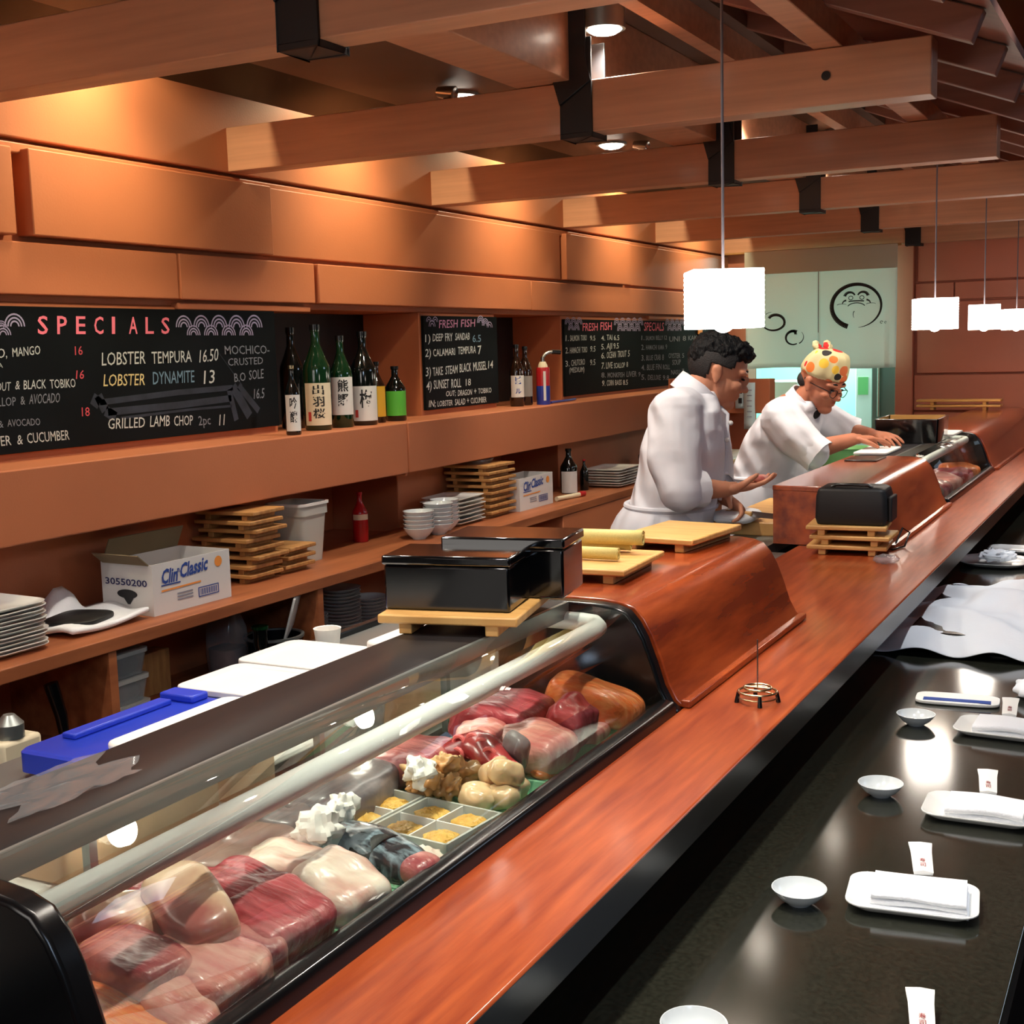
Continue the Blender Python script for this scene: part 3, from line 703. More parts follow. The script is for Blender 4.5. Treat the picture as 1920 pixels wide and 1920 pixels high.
# ================================================================ BOTTLES ON THE LEDGE
def bottle(label, cat, x, y, z, r, h, body, lab=None, glyph='', cap=None, shoulder=0.62, grp='sake bottles in the wall niche', rz=0.0, neck=0.30, name='sake_bottle', lz=(0.12, 0.5), inkm='ink', red=False):
    t = thing(name, label, cat, (x, y, z), rz, grp)
    nr = r*neck
    g = G(); g.lathe([(0, 0), (r*0.92, 0), (r, h*0.02), (r, h*shoulder*0.92), (r*0.93, h*shoulder), (r*0.6, h*(shoulder+0.10)), (nr*1.05, h*(shoulder+0.20)), (nr, h*0.93), (nr*1.15, h*0.935), (nr*1.15, h*0.955), (0, h*0.955)], 28)
    build('glass', g, body, t, local=True)
    g = G(); g.lathe([(nr*1.02, h*0.95), (nr*1.25, h*0.95), (nr*1.25, h), (0, h*1.002)], 20, cap=False); build('cap', g, cap or 'black_plastic', t, local=True)
    if lab:
        a0, a1 = -1.25, 1.05; rr = r*1.012; n = 14
        z0, z1 = h*lz[0], h*lz[1]
        g = G()
        for i in range(n):
            p, q = a0+(a1-a0)*i/n, a0+(a1-a0)*(i+1)/n
            g.quad((rr*cos(p), rr*sin(p), z0), (rr*cos(q), rr*sin(q), z0), (rr*cos(q), rr*sin(q), z1), (rr*cos(p), rr*sin(p), z1))
        lbo = build('label', g, lab, t, local=True)
        if glyph:
            rr2 = r*1.025; g = G(); hh = (z1-z0)/(len(glyph)+0.6)
            for i, c in enumerate(glyph):
                zb = z1-hh*(i+1)
                text_geo(g, c, lambda u, v, zb=zb: (rr2*cos(u/r-0.55), rr2*sin(u/r-0.55), zb+v), min(r*0.95, hh), hh*0.85, 0.02)
            if g.v: build('lettering', g, inkm, lbo, local=True, smooth=False)
        if red:
            g = G(); g.quad(*[(rr2*cos(a), rr2*sin(a), zz) for a, zz in ((-0.95, z0+(z1-z0)*0.1), (-0.7, z0+(z1-z0)*0.1), (-0.7, z0+(z1-z0)*0.32), (-0.95, z0+(z1-z0)*0.32))])
            build('seal', g, 'ink_red', lbo, local=True, smooth=False)
    return t
ZL = -0.272
RZ = -0.75
def on(x, y): return x, y, ZL
bottle('slim dark bottle with a narrow white label beside the SPECIALS chalkboard', 'bottle', -2.66, 3.50, ZL, 0.026, 0.235, 'bottle_dark', 'label_white', '吟醸', 'brass', rz=RZ, lz=(0.06, 0.58))
bottle('tall green sake bottle with a cream label, second from the left in the niche', 'bottle', -2.73, 3.74, ZL, 0.049, 0.375, 'bottle_green', 'label_cream', '出羽桜', rz=RZ, lz=(0.05, 0.45), red=True)
bottle('dark sake bottle with large black characters on white, in the middle of the niche', 'bottle', -2.73, 3.89, ZL, 0.042, 0.335, 'bottle_green', 'label_white', '熊野', rz=RZ, lz=(0.14, 0.55))
bottle('stout dark sake bottle with a squat white label, right of the middle of the niche', 'bottle', -2.72, 4.02, ZL, 0.050, 0.350, 'bottle_dark', 'label_white', '梅', rz=RZ, lz=(0.05, 0.42), red=True)
bottle('small brown bottle with a yellow label, partly behind the stout sake bottle', 'bottle', -2.755, 4.16, ZL, 0.034, 0.235, 'bottle_brown', 'label_yellow', '', rz=RZ, lz=(0.1, 0.6))
bottle('short dark bottle with green fruit on its label, rightmost in the niche', 'bottle', -2.74, 4.27, ZL, 0.042, 0.215, 'bottle_dark', 'label_green', '', rz=RZ, lz=(0.1, 0.55))
bottle('very tall dark bottle at the back of the niche behind the cream label', 'bottle', -2.90, 3.82, ZL, 0.045, 0.37, 'bottle_dark', rz=RZ)
bottle('beer bottle with a silver and blue label, next to the small chalkboard', 'bottle', -2.76, 5.36, ZL, 0.034, 0.29, 'bottle_brown', 'label_white', 'ビール', rz=RZ, grp='beer bottles by the spray can', name='beer_bottle', inkm='print_blue', lz=(0.15, 0.5))
bottle('beer bottle with a grey label, between the other beer bottle and the spray can', 'bottle', -2.77, 5.47, ZL, 0.034, 0.28, 'bottle_brown', 'label_grey', '', rz=RZ, grp='beer bottles by the spray can', name='beer_bottle', lz=(0.15, 0.5))
t = thing('torch_can', 'red and blue gas can with a metal torch head standing on the ledge', 'gas torch', (-2.70, 5.52, ZL))
g = G(); g.lathe([(0, 0), (0.032, 0), (0.033, 0.003), (0.033, 0.085), (0.033, 0.09)], 24); build('lower_body', g, 'can_blue', t, local=True)
g = G(); g.lathe([(0.0331, 0.09), (0.0331, 0.17), (0.030, 0.178), (0.0, 0.178)], 24); build('upper_body', g, 'can_red', t, local=True)
g = G(); g.lathe([(0.024, 0.178), (0.022, 0.19), (0.014, 0.205), (0, 0.205)], 20); build('collar', g, 'label_cream', t, local=True)
g = G(); g.tube([(0, 0, 0.203), (0, 0, 0.222), (0.006, 0.008, 0.238), (0.02, 0.024, 0.248), (0.035, 0.042, 0.250)], 0.009, 12); build('burner', g, 'steel', t, local=True)
g = G(); g.tube([(0.032, 0.039, 0.250), (0.06, 0.072, 0.247)], 0.011, 12); build('nozzle', g, 'black_plastic', t, local=True)
g = G(); g.box(0.0315, 0.0345, -0.006, 0.006, 0.02, 0.16, Matrix.Rotation(-0.9, 4, 'Z')); build('stripe', g, 'label_white', t, local=True)
g = G(); g.tube([(-2.70, 5.60, ZL+0.006), (-2.705, 5.7, ZL+0.006), (-2.71, 5.84, ZL+0.006), (-2.73, 5.95, ZL+0.006)], 0.006, 8)
tag(build('rope', g, 'can_blue'), 'dark blue strap lying on the ledge right of the spray can', 'strap')

# ================================================================ THINGS ON THE WOODEN SHELF
ZH = -0.715
def plate_mesh(hx, hy, r, rise, th=0.004):
    def ring(k, z, kr=None):
        return rrect(hx*k, hy*k, min(r*k, min(hx, hy)*k*0.98), 6, z)
    g = G()
    g.loft([ring(0.62, 0), ring(0.70, 0.001), ring(0.86, rise*0.35), ring(1.0, rise-th*0.4), ring(1.0, rise), ring(0.985, rise+0.0005), ring(0.84, rise*0.35+th), ring(0.70, th), ring(0.3, th)], True)
    return g
n = 12
for i in range(n):
    t = build('plate', plate_mesh(0.125, 0.105, 0.05, 0.016), 'porcelain') if i == 0 else p0.copy()
    if i == 0: p0 = t
    else: COL.objects.link(t)
    t.location = (-2.605+0.003*sin(i*2.1), 2.145+0.003*cos(i*1.7), ZH+0.0098*i); t.rotation_euler = (0, 0, 0.06*sin(i*3.3))
    tag(t, f'white rounded plate, {ordi(i, n)} in the stack at the shelf\'s left end', 'plate', 'stack of white plates at the left end of the shelf')
# cloth with a black pouch
g = G(); N = 14
def cl(u, v): return (-2.74+0.24*u, 2.32+0.28*v+0.05*(1-u)*v, ZH+0.012+0.006*sin(9*u+5*v)+0.07*max(0, 1-((u-0.0)**2*14+(v-0.55)**2*26))+0.01*max(0, v-0.7))
g.loft([[cl(i/N, j/N) for i in range(N+1)] for j in range(N+1)], False, False)
o = build('folded_cloth', g, 'towel'); md = o.modifiers.new('solid', 'SOLIDIFY'); md.thickness = 0.012; tag(o, 'crumpled white cloth on the shelf between the plate stack and the white carton', 'cloth')
g = G(); g.sell((-2.60, 2.44, ZH+0.026), (0.075, 0.085, 0.011), (0.5, 0.5), (0, 0, 0.3)); tag(build('leather_pouch', g, 'black_matte'), 'flat black pouch lying on the white cloth on the shelf', 'pouch')
# cartons
def carton(label, ax, ay, ang, L, W, H, full):
    t = thing('carton', label, 'box', (ax, ay, ZH), ang, 'white fries cartons on the wooden shelf')
    th = 0.003; sp_ = []
    for a in ((0, L, 0, th), (0, L, W-th, W), (0, th, th, W-th), (L-th, L, th, W-th)):
        g = G(); g.box(a[0], a[1], a[2], a[3], 0.0, H); sp_.append(build('side_panel', g, 'cardboard_white', t, local=True))
    g = G(); g.box(th, L-th, th, W-th, 0.001, 0.004); build('bottom', g, 'cardboard_in', t, local=True)
    if full:
        for M, a in ((Matrix.Translation((0, W, H)) @ Matrix.Rotation(radians(25), 4, 'X'), (0.01, L-0.01, 0, 0.003, 0, 0.07)), (Matrix.Translation((0, 0, H)) @ Matrix.Rotation(radians(-50), 4, 'Y'), (-0.003, 0, 0.01, W-0.01, 0, 0.05))):
            g = G(); g.box(*a, M); build('flap', g, 'cardboard_in', t, local=True)
    def F(u, v, x0, z0): return (x0+u, -0.0012, z0+v)
    g = G(); text_geo(g, 'Clin', lambda u, v: F(u+v*0.2, v, L*0.10, H*0.60), L*0.2, H*0.28, 0.03); text_geo(g, 'Classic', lambda u, v: F(u+v*0.2, v+u*0.06, L*0.33, H*0.64), L*0.36, H*0.28, 0.03); text_geo(g, 'n', lambda u, v: F(u, v, L*0.305, H*0.76), L*0.03, H*0.08, 0.03)
    for z_ in (H*0.55, ): g.quad(F(0, 0, L*0.10, z_), F(L*0.24, 0, L*0.10, z_), F(L*0.24, H*0.025, L*0.10, z_), F(0, H*0.025, L*0.10, z_))
    build('brand_lettering', g, 'print_blue', sp_[0], local=True, smooth=False)
    g = G(); g.quad(F(0, 0, L*0.10, H*0.44), F(L*0.5, H*0.02, L*0.10, H*0.44), F(L*0.5, H*0.055, L*0.10, H*0.44), F(0, H*0.035, L*0.10, H*0.44)); build('orange_stripe', g, 'print_orange', sp_[0], local=True, smooth=False)
    g = G(); k = 18
    g.add([F(0.05*L*cos(2*pi*i/k), 0.11*H*sin(2*pi*i/k), L*0.84, H*0.80) for i in range(k)], [tuple(range(k))]); build('sun_mark', g, 'print_orange', sp_[0], local=True, smooth=False)
    g = G(); x0, z0, ww, hh = L*0.56, H*0.16, L*0.27, H*0.2
    for a in ((0, ww, 0, hh*0.1), (0, ww, hh*0.9, hh), (0, ww*0.04, 0, hh), (ww*0.96, ww, 0, hh)): g.quad(F(a[0], a[2], x0, z0), F(a[1], a[2], x0, z0), F(a[1], a[3], x0, z0), F(a[0], a[3], x0, z0))
    for i in range(14): g.quad(F(ww*(0.1+i*0.058), hh*0.2, x0, z0), F(ww*(0.1+i*0.058+0.02*(1+i % 2)), hh*0.2, x0, z0), F(ww*(0.1+i*0.058+0.02*(1+i % 2)), hh*0.8, x0, z0), F(ww*(0.1+i*0.058), hh*0.8, x0, z0))
    build('barcode', g, 'print_blue', sp_[0], local=True, smooth=False)
    g = G()
    for i in range(3): g.quad(F(0, 0, L*0.29, H*(0.33-0.06*i)), F(L*0.2, 0, L*0.29, H*(0.33-0.06*i)), F(L*0.2, H*0.025, L*0.29, H*(0.33-0.06*i)), F(0, H*0.025, L*0.29, H*(0.33-0.06*i)))
    build('small_print', g, 'print_grey', sp_[0], local=True, smooth=False)
    if full:
        def E_(u, v): return (-0.0012, W-u, v)
        g = G(); text_geo(g, '30550200', lambda u, v: E_(W*0.08+u, H*0.57+v), W*0.82, H*0.13, 0.02); build('number_print', g, 'print_navy', sp_[2], local=True, smooth=False)
        g = G(); g.add([E_(W*0.5+W*0.2*cos(2*pi*i/k), H*0.4+H*0.09*sin(2*pi*i/k)) for i in range(k)], [tuple(range(k))])
        g.add([E_(W*0.42, H*0.33), E_(W*0.62, H*0.33), E_(W*0.55, H*0.2), E_(W*0.5, H*0.2)], [(0, 1, 2, 3)])
        build('dark_emblem', g, 'print_black', sp_[2], local=True, smooth=False)
    return t
ang = math.atan2(2.931-2.622, -2.493+2.504)
carton('open white carton with blue lettering and the number 30550200 on the shelf', -2.504, 2.622, ang, 0.315, 0.198, 0.145, True)
carton('small white carton with blue lettering, right of the far wooden board stack', -2.546, 4.945, pi/2, 0.335, 0.15, 0.145, False)
# wooden serving boards (geta) in stacks
def geta(label, x, y, z, rz, L=0.24, W=0.17, grp=None, m='bamboo', th=0.013, ft=0.016):
    key = (L, W, m, th, ft)
    if key in GETA: return dup(GETA[key], (x, y, z), rz, label, grp)
    t = thing('serving_board', label, 'serving board', (x, y, z), rz, grp)
    g = G(); g.box(-L/2, L/2, -W/2, W/2, ft, ft+th); build('board', g, m, t, local=True, bevel=0.003)
    for sx in (-1, 1):
        g = G(); g.box(sx*L*0.31-0.011, sx*L*0.31+0.011, -W/2+0.008, W/2-0.008, 0, ft); build('foot', g, m, t, local=True, bevel=0.002)
    GETA[key] = t
    return t
GETA = {}
rnd = random.Random(4)
for i in range(8):
    geta(f'wooden serving board, {ordi(i, 8)} in the tall stack beside the open carton', -2.665+rnd.uniform(-.01, .01), 3.195+rnd.uniform(-.012, .012)+0.006*(i < 4), ZH+0.0285*i, rnd.uniform(-.06, .06), 0.23, 0.165, 'wooden boards stacked beside the open carton', 'bamboo_old')
for i in range(3):
    geta(f'small wooden serving board, {ordi(i, 3)} in the low stack before the white tub', -2.665, 3.372+0.004*i, ZH+0.0285*i, 0.05*(i-1), 0.22, 0.15, 'wooden boards in the low stack by the white tub', 'bamboo_old')
for i in range(8):
    geta(f'wooden serving board, {ordi(i, 8)} in the far stack beside the small carton', -2.675+rnd.uniform(-.01, .01), 4.82+rnd.uniform(-.01, .01), ZH+0.028*i, rnd.uniform(-.05, .05), 0.225, 0.23, 'wooden boards in the far stack on the shelf', 'bamboo_old')
# white tub, red bottle, bowls, square plates
t = thing('white_tub', 'tall translucent white tub behind the low board stack', 'tub', (-2.70, 3.55, ZH))
g = G(); g.loft([rrect(0.062, 0.062, 0.02, 4, 0), rrect(0.075, 0.075, 0.022, 4, 0.165), rrect(0.080, 0.080, 0.022, 4, 0.165), rrect(0.080, 0.080, 0.022, 4, 0.205), rrect(0.076, 0.076, 0.02, 4, 0.205), rrect(0.062, 0.062, 0.02, 4, 0.006)], True)
build('body', g, 'milky', t, local=True)
g = G(); g.loft([rrect(0.085, 0.085, 0.024, 4, 0.198), rrect(0.085, 0.085, 0.024, 4, 0.207), rrect(0.0765, 0.0765, 0.02, 4, 0.207), rrect(0.0765, 0.0765, 0.02, 4, 0.198)], False); build('rim', g, 'white_plastic', t, local=True)
bottle('red squeeze bottle standing in the dark recess under the ledge', 'bottle', -2.74, 3.99, ZH, 0.03, 0.19, 'red_glossy', 'label_cream', '', 'red_glossy', grp='squeeze bottles', name='squeeze_bottle', rz=RZ, lz=(0.45, 0.56))
def bowl_mesh(r, h, n=28, th=0.004):
    g = G(); g.lathe([(0, 0), (r*0.42, 0), (r*0.45, h*0.08), (r*0.72, h*0.38), (r*0.9, h*0.72), (r, h*0.98), (r*0.99, h), (r*0.96, h), (r*0.86, h*0.72), (r*0.66, h*0.36), (r*0.3, h*0.14), (0, h*0.12)], n, cap=False)
    return g
b0 = None
for j, (bx, by, cnt, where) in enumerate(((-2.56, 4.12, 5, 'leftmost stack'), (-2.55, 4.25, 6, 'middle stack'), (-2.585, 4.36, 6, 'rightmost stack'))):
    for i in range(cnt):
        if b0 is None: b0 = build('bowl', bowl_mesh(0.06, 0.045), 'porcelain_grey'); t = b0
        else: t = b0.copy(); COL.objects.link(t)
        t.location = (bx, by, ZH+0.016*i); t.rotation_euler = (0.0, 0.0, 0)
        tag(t, f'small white bowl, {ordi(i, cnt)} in the {where} of bowls on the shelf', 'bowl', 'white bowls stacked on the shelf')
g = G()
rng = [rrect(0.055*(1-0.2*abs(k-3)/3), 0.02*(1-0.3*abs(k-3)/3), 0.015, 3, 0.014*k) for k in range(6)]
p0 = None; n = 7
for i in range(n):
    if p0 is None: p0 = build('square_plate', plate_mesh(0.095, 0.115, 0.02, 0.015), 'porcelain'); t = p0
    else: t = p0.copy(); COL.objects.link(t)
    t.location = (-2.655+0.004*sin(i*2), 4.55+0.005*cos(i*3), ZH+0.0165*i); t.rotation_euler = (0, 0, 0.05*sin(i*2.3))
    tag(t, f'square white plate, {ordi(i, n)} in the stack before the far wooden boards', 'plate', 'square white plates stacked on the shelf')
p1 = None; n = 7
for i in range(n):
    if p1 is None: p1 = build('square_plate', plate_mesh(0.105, 0.15, 0.02, 0.014), 'porcelain'); t = p1
    else: t = p1.copy(); COL.objects.link(t)
    t.location = (-2.57+0.003*sin(i*2), 6.05+0.005*cos(i*3), ZH+0.0135*i); t.rotation_euler = (0, 0, 0.04*sin(i*2.3))
    tag(t, f'flat white plate, {ordi(i, n)} in the stack at the nearer chef\'s back', 'plate', 'flat white plates stacked behind the nearer chef')
t = thing('marker_pen', 'cream marker pen with a red cap lying on the shelf edge', 'marker', (-2.54, 5.44, ZH), 0)
g = G(); g.tube([(-0.012, -0.11, 0.012), (0.018, 0.08, 0.012)], 0.011, 12); build('barrel', g, 'label_cream', t, local=True)
g = G(); g.tube([(0.018, 0.08, 0.0135), (0.026, 0.12, 0.0135)], 0.0135, 12); build('cap', g, 'can_red', t, local=True)
bottle('dark bottle with a plain white label near the far end of the shelf', 'bottle', -2.64, 5.66, ZH, 0.042, 0.22, 'bottle_dark', 'label_white', '', grp='sauce bottles on the shelf', name='sauce_bottle', rz=-0.9, lz=(0.02, 0.5))
bottle('slim soy bottle with a red cap, right of the white labelled bottle', 'bottle', -2.62, 5.80, ZH, 0.022, 0.155, 'bottle_dark', None, '', 'can_red', grp='sauce bottles on the shelf', name='sauce_bottle')
g = G(); g.sell((-2.70, 4.82, ZH+0.235), (0.07, 0.09, 0.03), (1, 1), None, 0.02, 5, 3); tag(build('plastic_wrap', g, 'film'), 'crumpled clear wrap on top of the far wooden board stack', 'plastic wrap')
g = G(); g.sell((-2.62, 6.75, ZH+0.075), (0.08, 0.10, 0.07), (1, 1), None, 0.012, 3, 5); tag(build('steel_bowl', g, 'steel_brushed'), 'dull metal bowl under the ledge at the nearer chef\'s back', 'bowl')
# things in the lower compartments
ZD = -1.0
p2 = None
for j, (px_, py_, cnt, r, where) in enumerate(((-2.60, 3.46, 9, 0.062, 'short left stack'), (-2.60, 3.64, 14, 0.075, 'tall middle stack'), (-2.63, 3.86, 8, 0.07, 'right stack'))):
    for i in range(cnt):
        t = build('saucer', bowl_mesh(r, 0.018), 'porcelain_grey') if i == 0 else t0.copy()
        if i == 0: t0 = t
        else: COL.objects.link(t)
        t.location = (px_, py_, ZD+0.0125*i)
        tag(t, f'white saucer, {ordi(i, cnt)} in the {where} inside the open cabinet', 'saucer', 'white saucers stacked inside the cabinet')
def deli(label, x, y, z, rz, fill):
    t = thing('deli_box', label, 'food container', (x, y, z), rz, 'clear lidded boxes stacked in the cabinet')
    g = G(); g.loft([rrect(0.06, 0.045, 0.015, 4, 0), rrect(0.07, 0.055, 0.018, 4, 0.062), rrect(0.068, 0.053, 0.018, 4, 0.062), rrect(0.058, 0.043, 0.015, 4, 0.002)], True); build('tub', g, 'clear_plastic', t, local=True)
    g = G(); g.loft([rrect(0.074, 0.059, 0.02, 4, 0.061), rrect(0.074, 0.059, 0.02, 4, 0.072), rrect(0.06, 0.045, 0.02, 4, 0.072), rrect(0.06, 0.045, 0.02, 4, 0.069)], True); build('lid', g, 'milky', t, local=True)
    g = G(); g.sell((0, 0, 0.028), (0.055, 0.042, 0.024), (0.5, 0.5), None, 0.006, 5); build('contents', g, fill, t, local=True)
for i, f in enumerate(('black_matte', 'fish_grey', 'nori')): deli(f'clear lidded food box, {ordi(i, 3)} in the stack inside the open cabinet', -2.53, 2.49, ZD+0.073*i, pi/2, f)
t = thing('plastic_bag', 'tall clear bag of dry food standing in the open cabinet', 'bag', (-2.60, 3.03, ZD))
g = G(); g.loft([rrect(0.05, 0.05, 0.03, 4, 0.0), rrect(0.056, 0.055, 0.03, 4, 0.08), rrect(0.054, 0.052, 0.03, 4, 0.16), rrect(0.04, 0.02, 0.01, 4, 0.22)], True); build('film', g, 'film', t, local=True)
g = G(); g.loft([rrect(0.045, 0.045, 0.03, 4, 0.003), rrect(0.05, 0.05, 0.03, 4, 0.10)], True); build('contents', g, 'fish_grey', t, local=True)
t = thing('blender_jug', 'black round pot with a pale rim standing in the open cabinet', 'pot', (-2.515, 3.155, ZD+0.001))
g = G(); g.lathe([(0, 0), (0.085, 0), (0.09, 0.05), (0.092, 0.115), (0.086, 0.115), (0.08, 0.03), (0, 0.03)], 28); build('pot', g, 'black_plastic', t, local=True)
g = G(); g.lathe([(0.0925, 0.11), (0.096, 0.113), (0.096, 0.12), (0.086, 0.12), (0.086, 0.112)], 28, cap=False); build('rim', g, 'steel_brushed', t, local=True)
bottle('small bottle with a green cap beside the black pot in the cabinet', 'bottle', -2.46, 3.02, ZD, 0.028, 0.18, 'bottle_dark', None, '', 'bottle_green', grp='bottles in the cabinet', name='squeeze_bottle', neck=0.75, shoulder=0.5)
g = G(); g.box(-0.004, 0.004, -0.07, 0.07, 0, 0.15); o = build('white_folder', g, 'board_white', bevel=0.002); o.location = (-2.50, 3.21, ZD+0.115); o.rotation_euler = (0.2, 0.3, 0.5); tag(o, 'white tray leaning behind the black pot in the cabinet', 'tray')
g = G(); g.box(-2.74, -2.68, 2.62, 2.86, ZD, ZD+0.13); tag(build('brown_box', g, 'bamboo_old', bevel=0.003), 'brown wooden box at the back of the open cabinet', 'box')
g = G(); g.tube([(-2.50, 2.275, ZD), (-2.505, 2.268, ZD+0.10), (-2.52, 2.255, ZD+0.185)], [0.010, 0.016, 0.019], 12); tag(build('knife_handle', g, 'black_plastic'), 'dark slim handle standing at the left end of the cabinet', 'handle')
t = thing('slicing_machine', 'small pale machine with a side rod at the left edge behind the blue lid', 'machine', (-2.20, 1.86, -1.5))
g = G(); g.box(-0.07, 0.05, -0.09, 0.05, 0.0, 0.52); build('stand', g, 'black_matte', t, local=True, bevel=0.006)
g = G(); g.box(-0.05, 0.03, -0.06, 0.05, 0.52, 0.70); build('body', g, 'label_cream', t, local=True, bevel=0.01)
g = G(); g.tube([(0, 0.04, 0.64), (0.01, 0.15, 0.645)], 0.006, 10); build('rod', g, 'steel', t, local=True)
g = G(); g.lathe([(0.0, 0), (0.03, 0), (0.03, 0.03), (0.012, 0.05), (0, 0.05)], 18, (0, -0.01, 0.70)); build('knob', g, 'steel_brushed', t, local=True)

# ================================================================ ON THE PREP WORKTOP
ZP = -0.665
def slab(name, label, cat, x0, x1, y0, y1, z0, z1, r, m, grp=None, rz=0.0):
    cx, cy = (x0+x1)/2, (y0+y1)/2
    g = G(); rbox(g, x0-cx, x1-cx, y0-cy, y1-cy, 0, z1-z0, r)
    o = build(name, g, m, bevel=min(0.004, (z1-z0)*0.3)); o.location = (cx, cy, z0); o.rotation_euler = (0, 0, rz)
    return tag(o, label, cat, grp)
t = thing('blue_container', 'blue lidded container with raised ribs behind the near glass case', 'container', (-1.53, 1.57, ZP-0.02), 0.0)
g = G(); g.loft([rrect(0.095, 0.17, 0.02, 4, 0.02), rrect(0.10, 0.178, 0.02, 4, 0.045)], True); build('tub', g, 'light_blue', t, local=True)
g = G(); g.loft([rrect(0.108, 0.185, 0.02, 4, 0.03), rrect(0.108, 0.185, 0.02, 4, 0.062), rrect(0.104, 0.181, 0.02, 4, 0.066)], True); build('lid', g, 'blue_plastic', t, local=True)
g = G(); g.box(-0.085, -0.055, -0.11, 0.12, 0.0655, 0.076); build('rib', g, 'blue_plastic', t, local=True, bevel=0.003)
g = G(); g.box(-0.10, -0.02, 0.135, 0.178, 0.0655, 0.08); build('latch', g, 'blue_plastic', t, local=True, bevel=0.004)
slab('cutting_board', 'long thin white cutting board along the back of the near glass case', 'cutting board', -1.475, -1.14, 0.55, 1.40, ZP, ZP+0.048, 0.02, 'board_white', 'white boards on the prep worktop')
slab('cutting_board', 'white board with rounded corners lying over the blue lid', 'cutting board', -1.485, -1.18, 1.42, 1.72, ZP+0.053, ZP+0.066, 0.025, 'board_white', 'white boards on the prep worktop')
def tub(label, x, y, z, hx, hy, h, fill):
    t = thing('lidded_tub', label, 'food container', (x, y, z), 0, 'white lidded tubs on the prep worktop')
    g = G(); g.loft([rrect(hx*0.88, hy*0.88, 0.02, 4, 0), rrect(hx*0.97, hy*0.97, 0.022, 4, h-0.01), rrect(hx*0.95, hy*0.95, 0.022, 4, h-0.01), rrect(hx*0.86, hy*0.86, 0.02, 4, 0.003)], True); build('tub', g, 'clear_plastic', t, local=True)
    g = G(); g.loft([rrect(hx, hy, 0.025, 4, h-0.012), rrect(hx, hy, 0.025, 4, h), rrect(hx*0.8, hy*0.8, 0.02, 4, h), rrect(hx*0.78, hy*0.78, 0.02, 4, h-0.004)], True); build('lid', g, 'white_plastic', t, local=True, bevel=0.002)
    g = G(); g.sell((0, 0, h*0.42), (hx*0.84, hy*0.84, h*0.36), (0.45, 0.45), None, 0.004, 8); build('contents', g, fill, t, local=True)
tub('white lidded tub with green contents, first behind the blue container', -1.50, 1.875, ZP, 0.165, 0.098, 0.05, 'green_veg')
tub('white lidded tub with green contents, second behind the blue container', -1.54, 2.085, ZP, 0.15, 0.10, 0.05, 'green_veg')
slab('cutting_board', 'small white lid nearest the black boxes on the prep worktop', 'lid', -1.52, -1.36, 2.22, 2.36, ZP, ZP+0.05, 0.02, 'board_white', 'white boards on the prep worktop')
slab('cutting_board', 'white block just left of the wooden stand under the black boxes', 'container', -1.38, -1.2, 2.0, 2.2, ZP, ZP+0.11, 0.02, 'white_plastic')
t = thing('paper_cup', 'small white cup between the lidded tubs and the black pot', 'cup', (-1.645, 2.25, ZP))
g = G(); g.lathe([(0, 0), (0.022, 0), (0.03, 0.062), (0.031, 0.064), (0.028, 0.063), (0.02, 0.004), (0, 0.004)], 20); build('cup', g, 'paper', t, local=True)
# seen through the case glass from the front
slab('fish_box', 'peach coloured box seen through the near case behind the pickled ginger', 'box', -1.30, -1.14, 1.02, 1.30, ZP+0.049, ZP+0.12, 0.01, 'beige_box', 'boxes behind the near case glass')
slab('fish_box', 'beige printed box seen through the middle of the near case', 'box', -1.29, -1.14, 1.32, 1.42, ZP+0.049, ZP+0.13, 0.006, 'beige_box', 'boxes behind the near case glass')
tub('round cornered tub of green vegetables seen through the near case glass', -1.24, 1.66, ZP, 0.09, 0.09, 0.10, 'green_veg')
slab('fish_box', 'pale block seen through the far part of the near case glass', 'box', -1.29, -1.17, 1.86, 1.97, ZP, ZP+0.13, 0.015, 'beige_box', 'boxes behind the near case glass')
# crumpled film on the case top bar
g = G(); N = 12
g.loft([[(-1.105+0.10*i/N, 0.86+0.17*j/N+0.02*sin(i), -0.4545+0.008*max(0, noise.noise(Vector((i*0.7, j*0.7, 2))))+0.001) for i in range(N+1)] for j in range(N+1)], False, False)
o = build('plastic_wrap', g, 'film'); tag(o, 'crumpled piece of clear wrap on the top of the near glass case', 'plastic wrap')

# ---------------------------------------------------------------- black boxes, boards, rolled mats
ZT = -0.4553
t = geta('large wooden serving board under the two black lacquer boxes on the case top', -1.05, 1.835, ZT, 0.22, 0.235, 0.235, None, 'bamboo', 0.015, 0.018)
ZB = ZT+0.034
def lacquer(label, cx, cy, w_, l_, h, rz):
    t = thing('lacquer_box', label, 'box', (cx, cy, ZB), rz, 'black lacquer boxes on the case top')
    g = G(); g.box(-w_/2, w_/2, -l_/2, l_/2, 0, h*0.82); build('box', g, 'black_lacquer', t, local=True, bevel=0.004)
    g = G(); g.box(-w_/2-0.003, w_/2+0.003, -l_/2-0.003, l_/2+0.003, h*0.825, h); build('lid', g, 'black_lacquer', t, local=True, bevel=0.004)
lacquer('nearer black lacquer box on the large serving board', -1.055, 1.815, 0.215, 0.125, 0.090, 0.20)
lacquer('farther black lacquer box on the large serving board, sticking out to the right', -1.02, 1.952, 0.215, 0.13, 0.103, 0.17)
ZC = -0.4538
geta('large wooden serving board lying on the near wooden cover, in front of the chef', -1.00, 2.74, ZC, -0.10, 0.19, 0.27, None, 'bamboo', 0.013, 0.018)
geta('wooden serving board carrying the rolled bamboo mats', -1.02, 2.33, ZC, 0.05, 0.19, 0.25, None, 'bamboo', 0.012, 0.017)
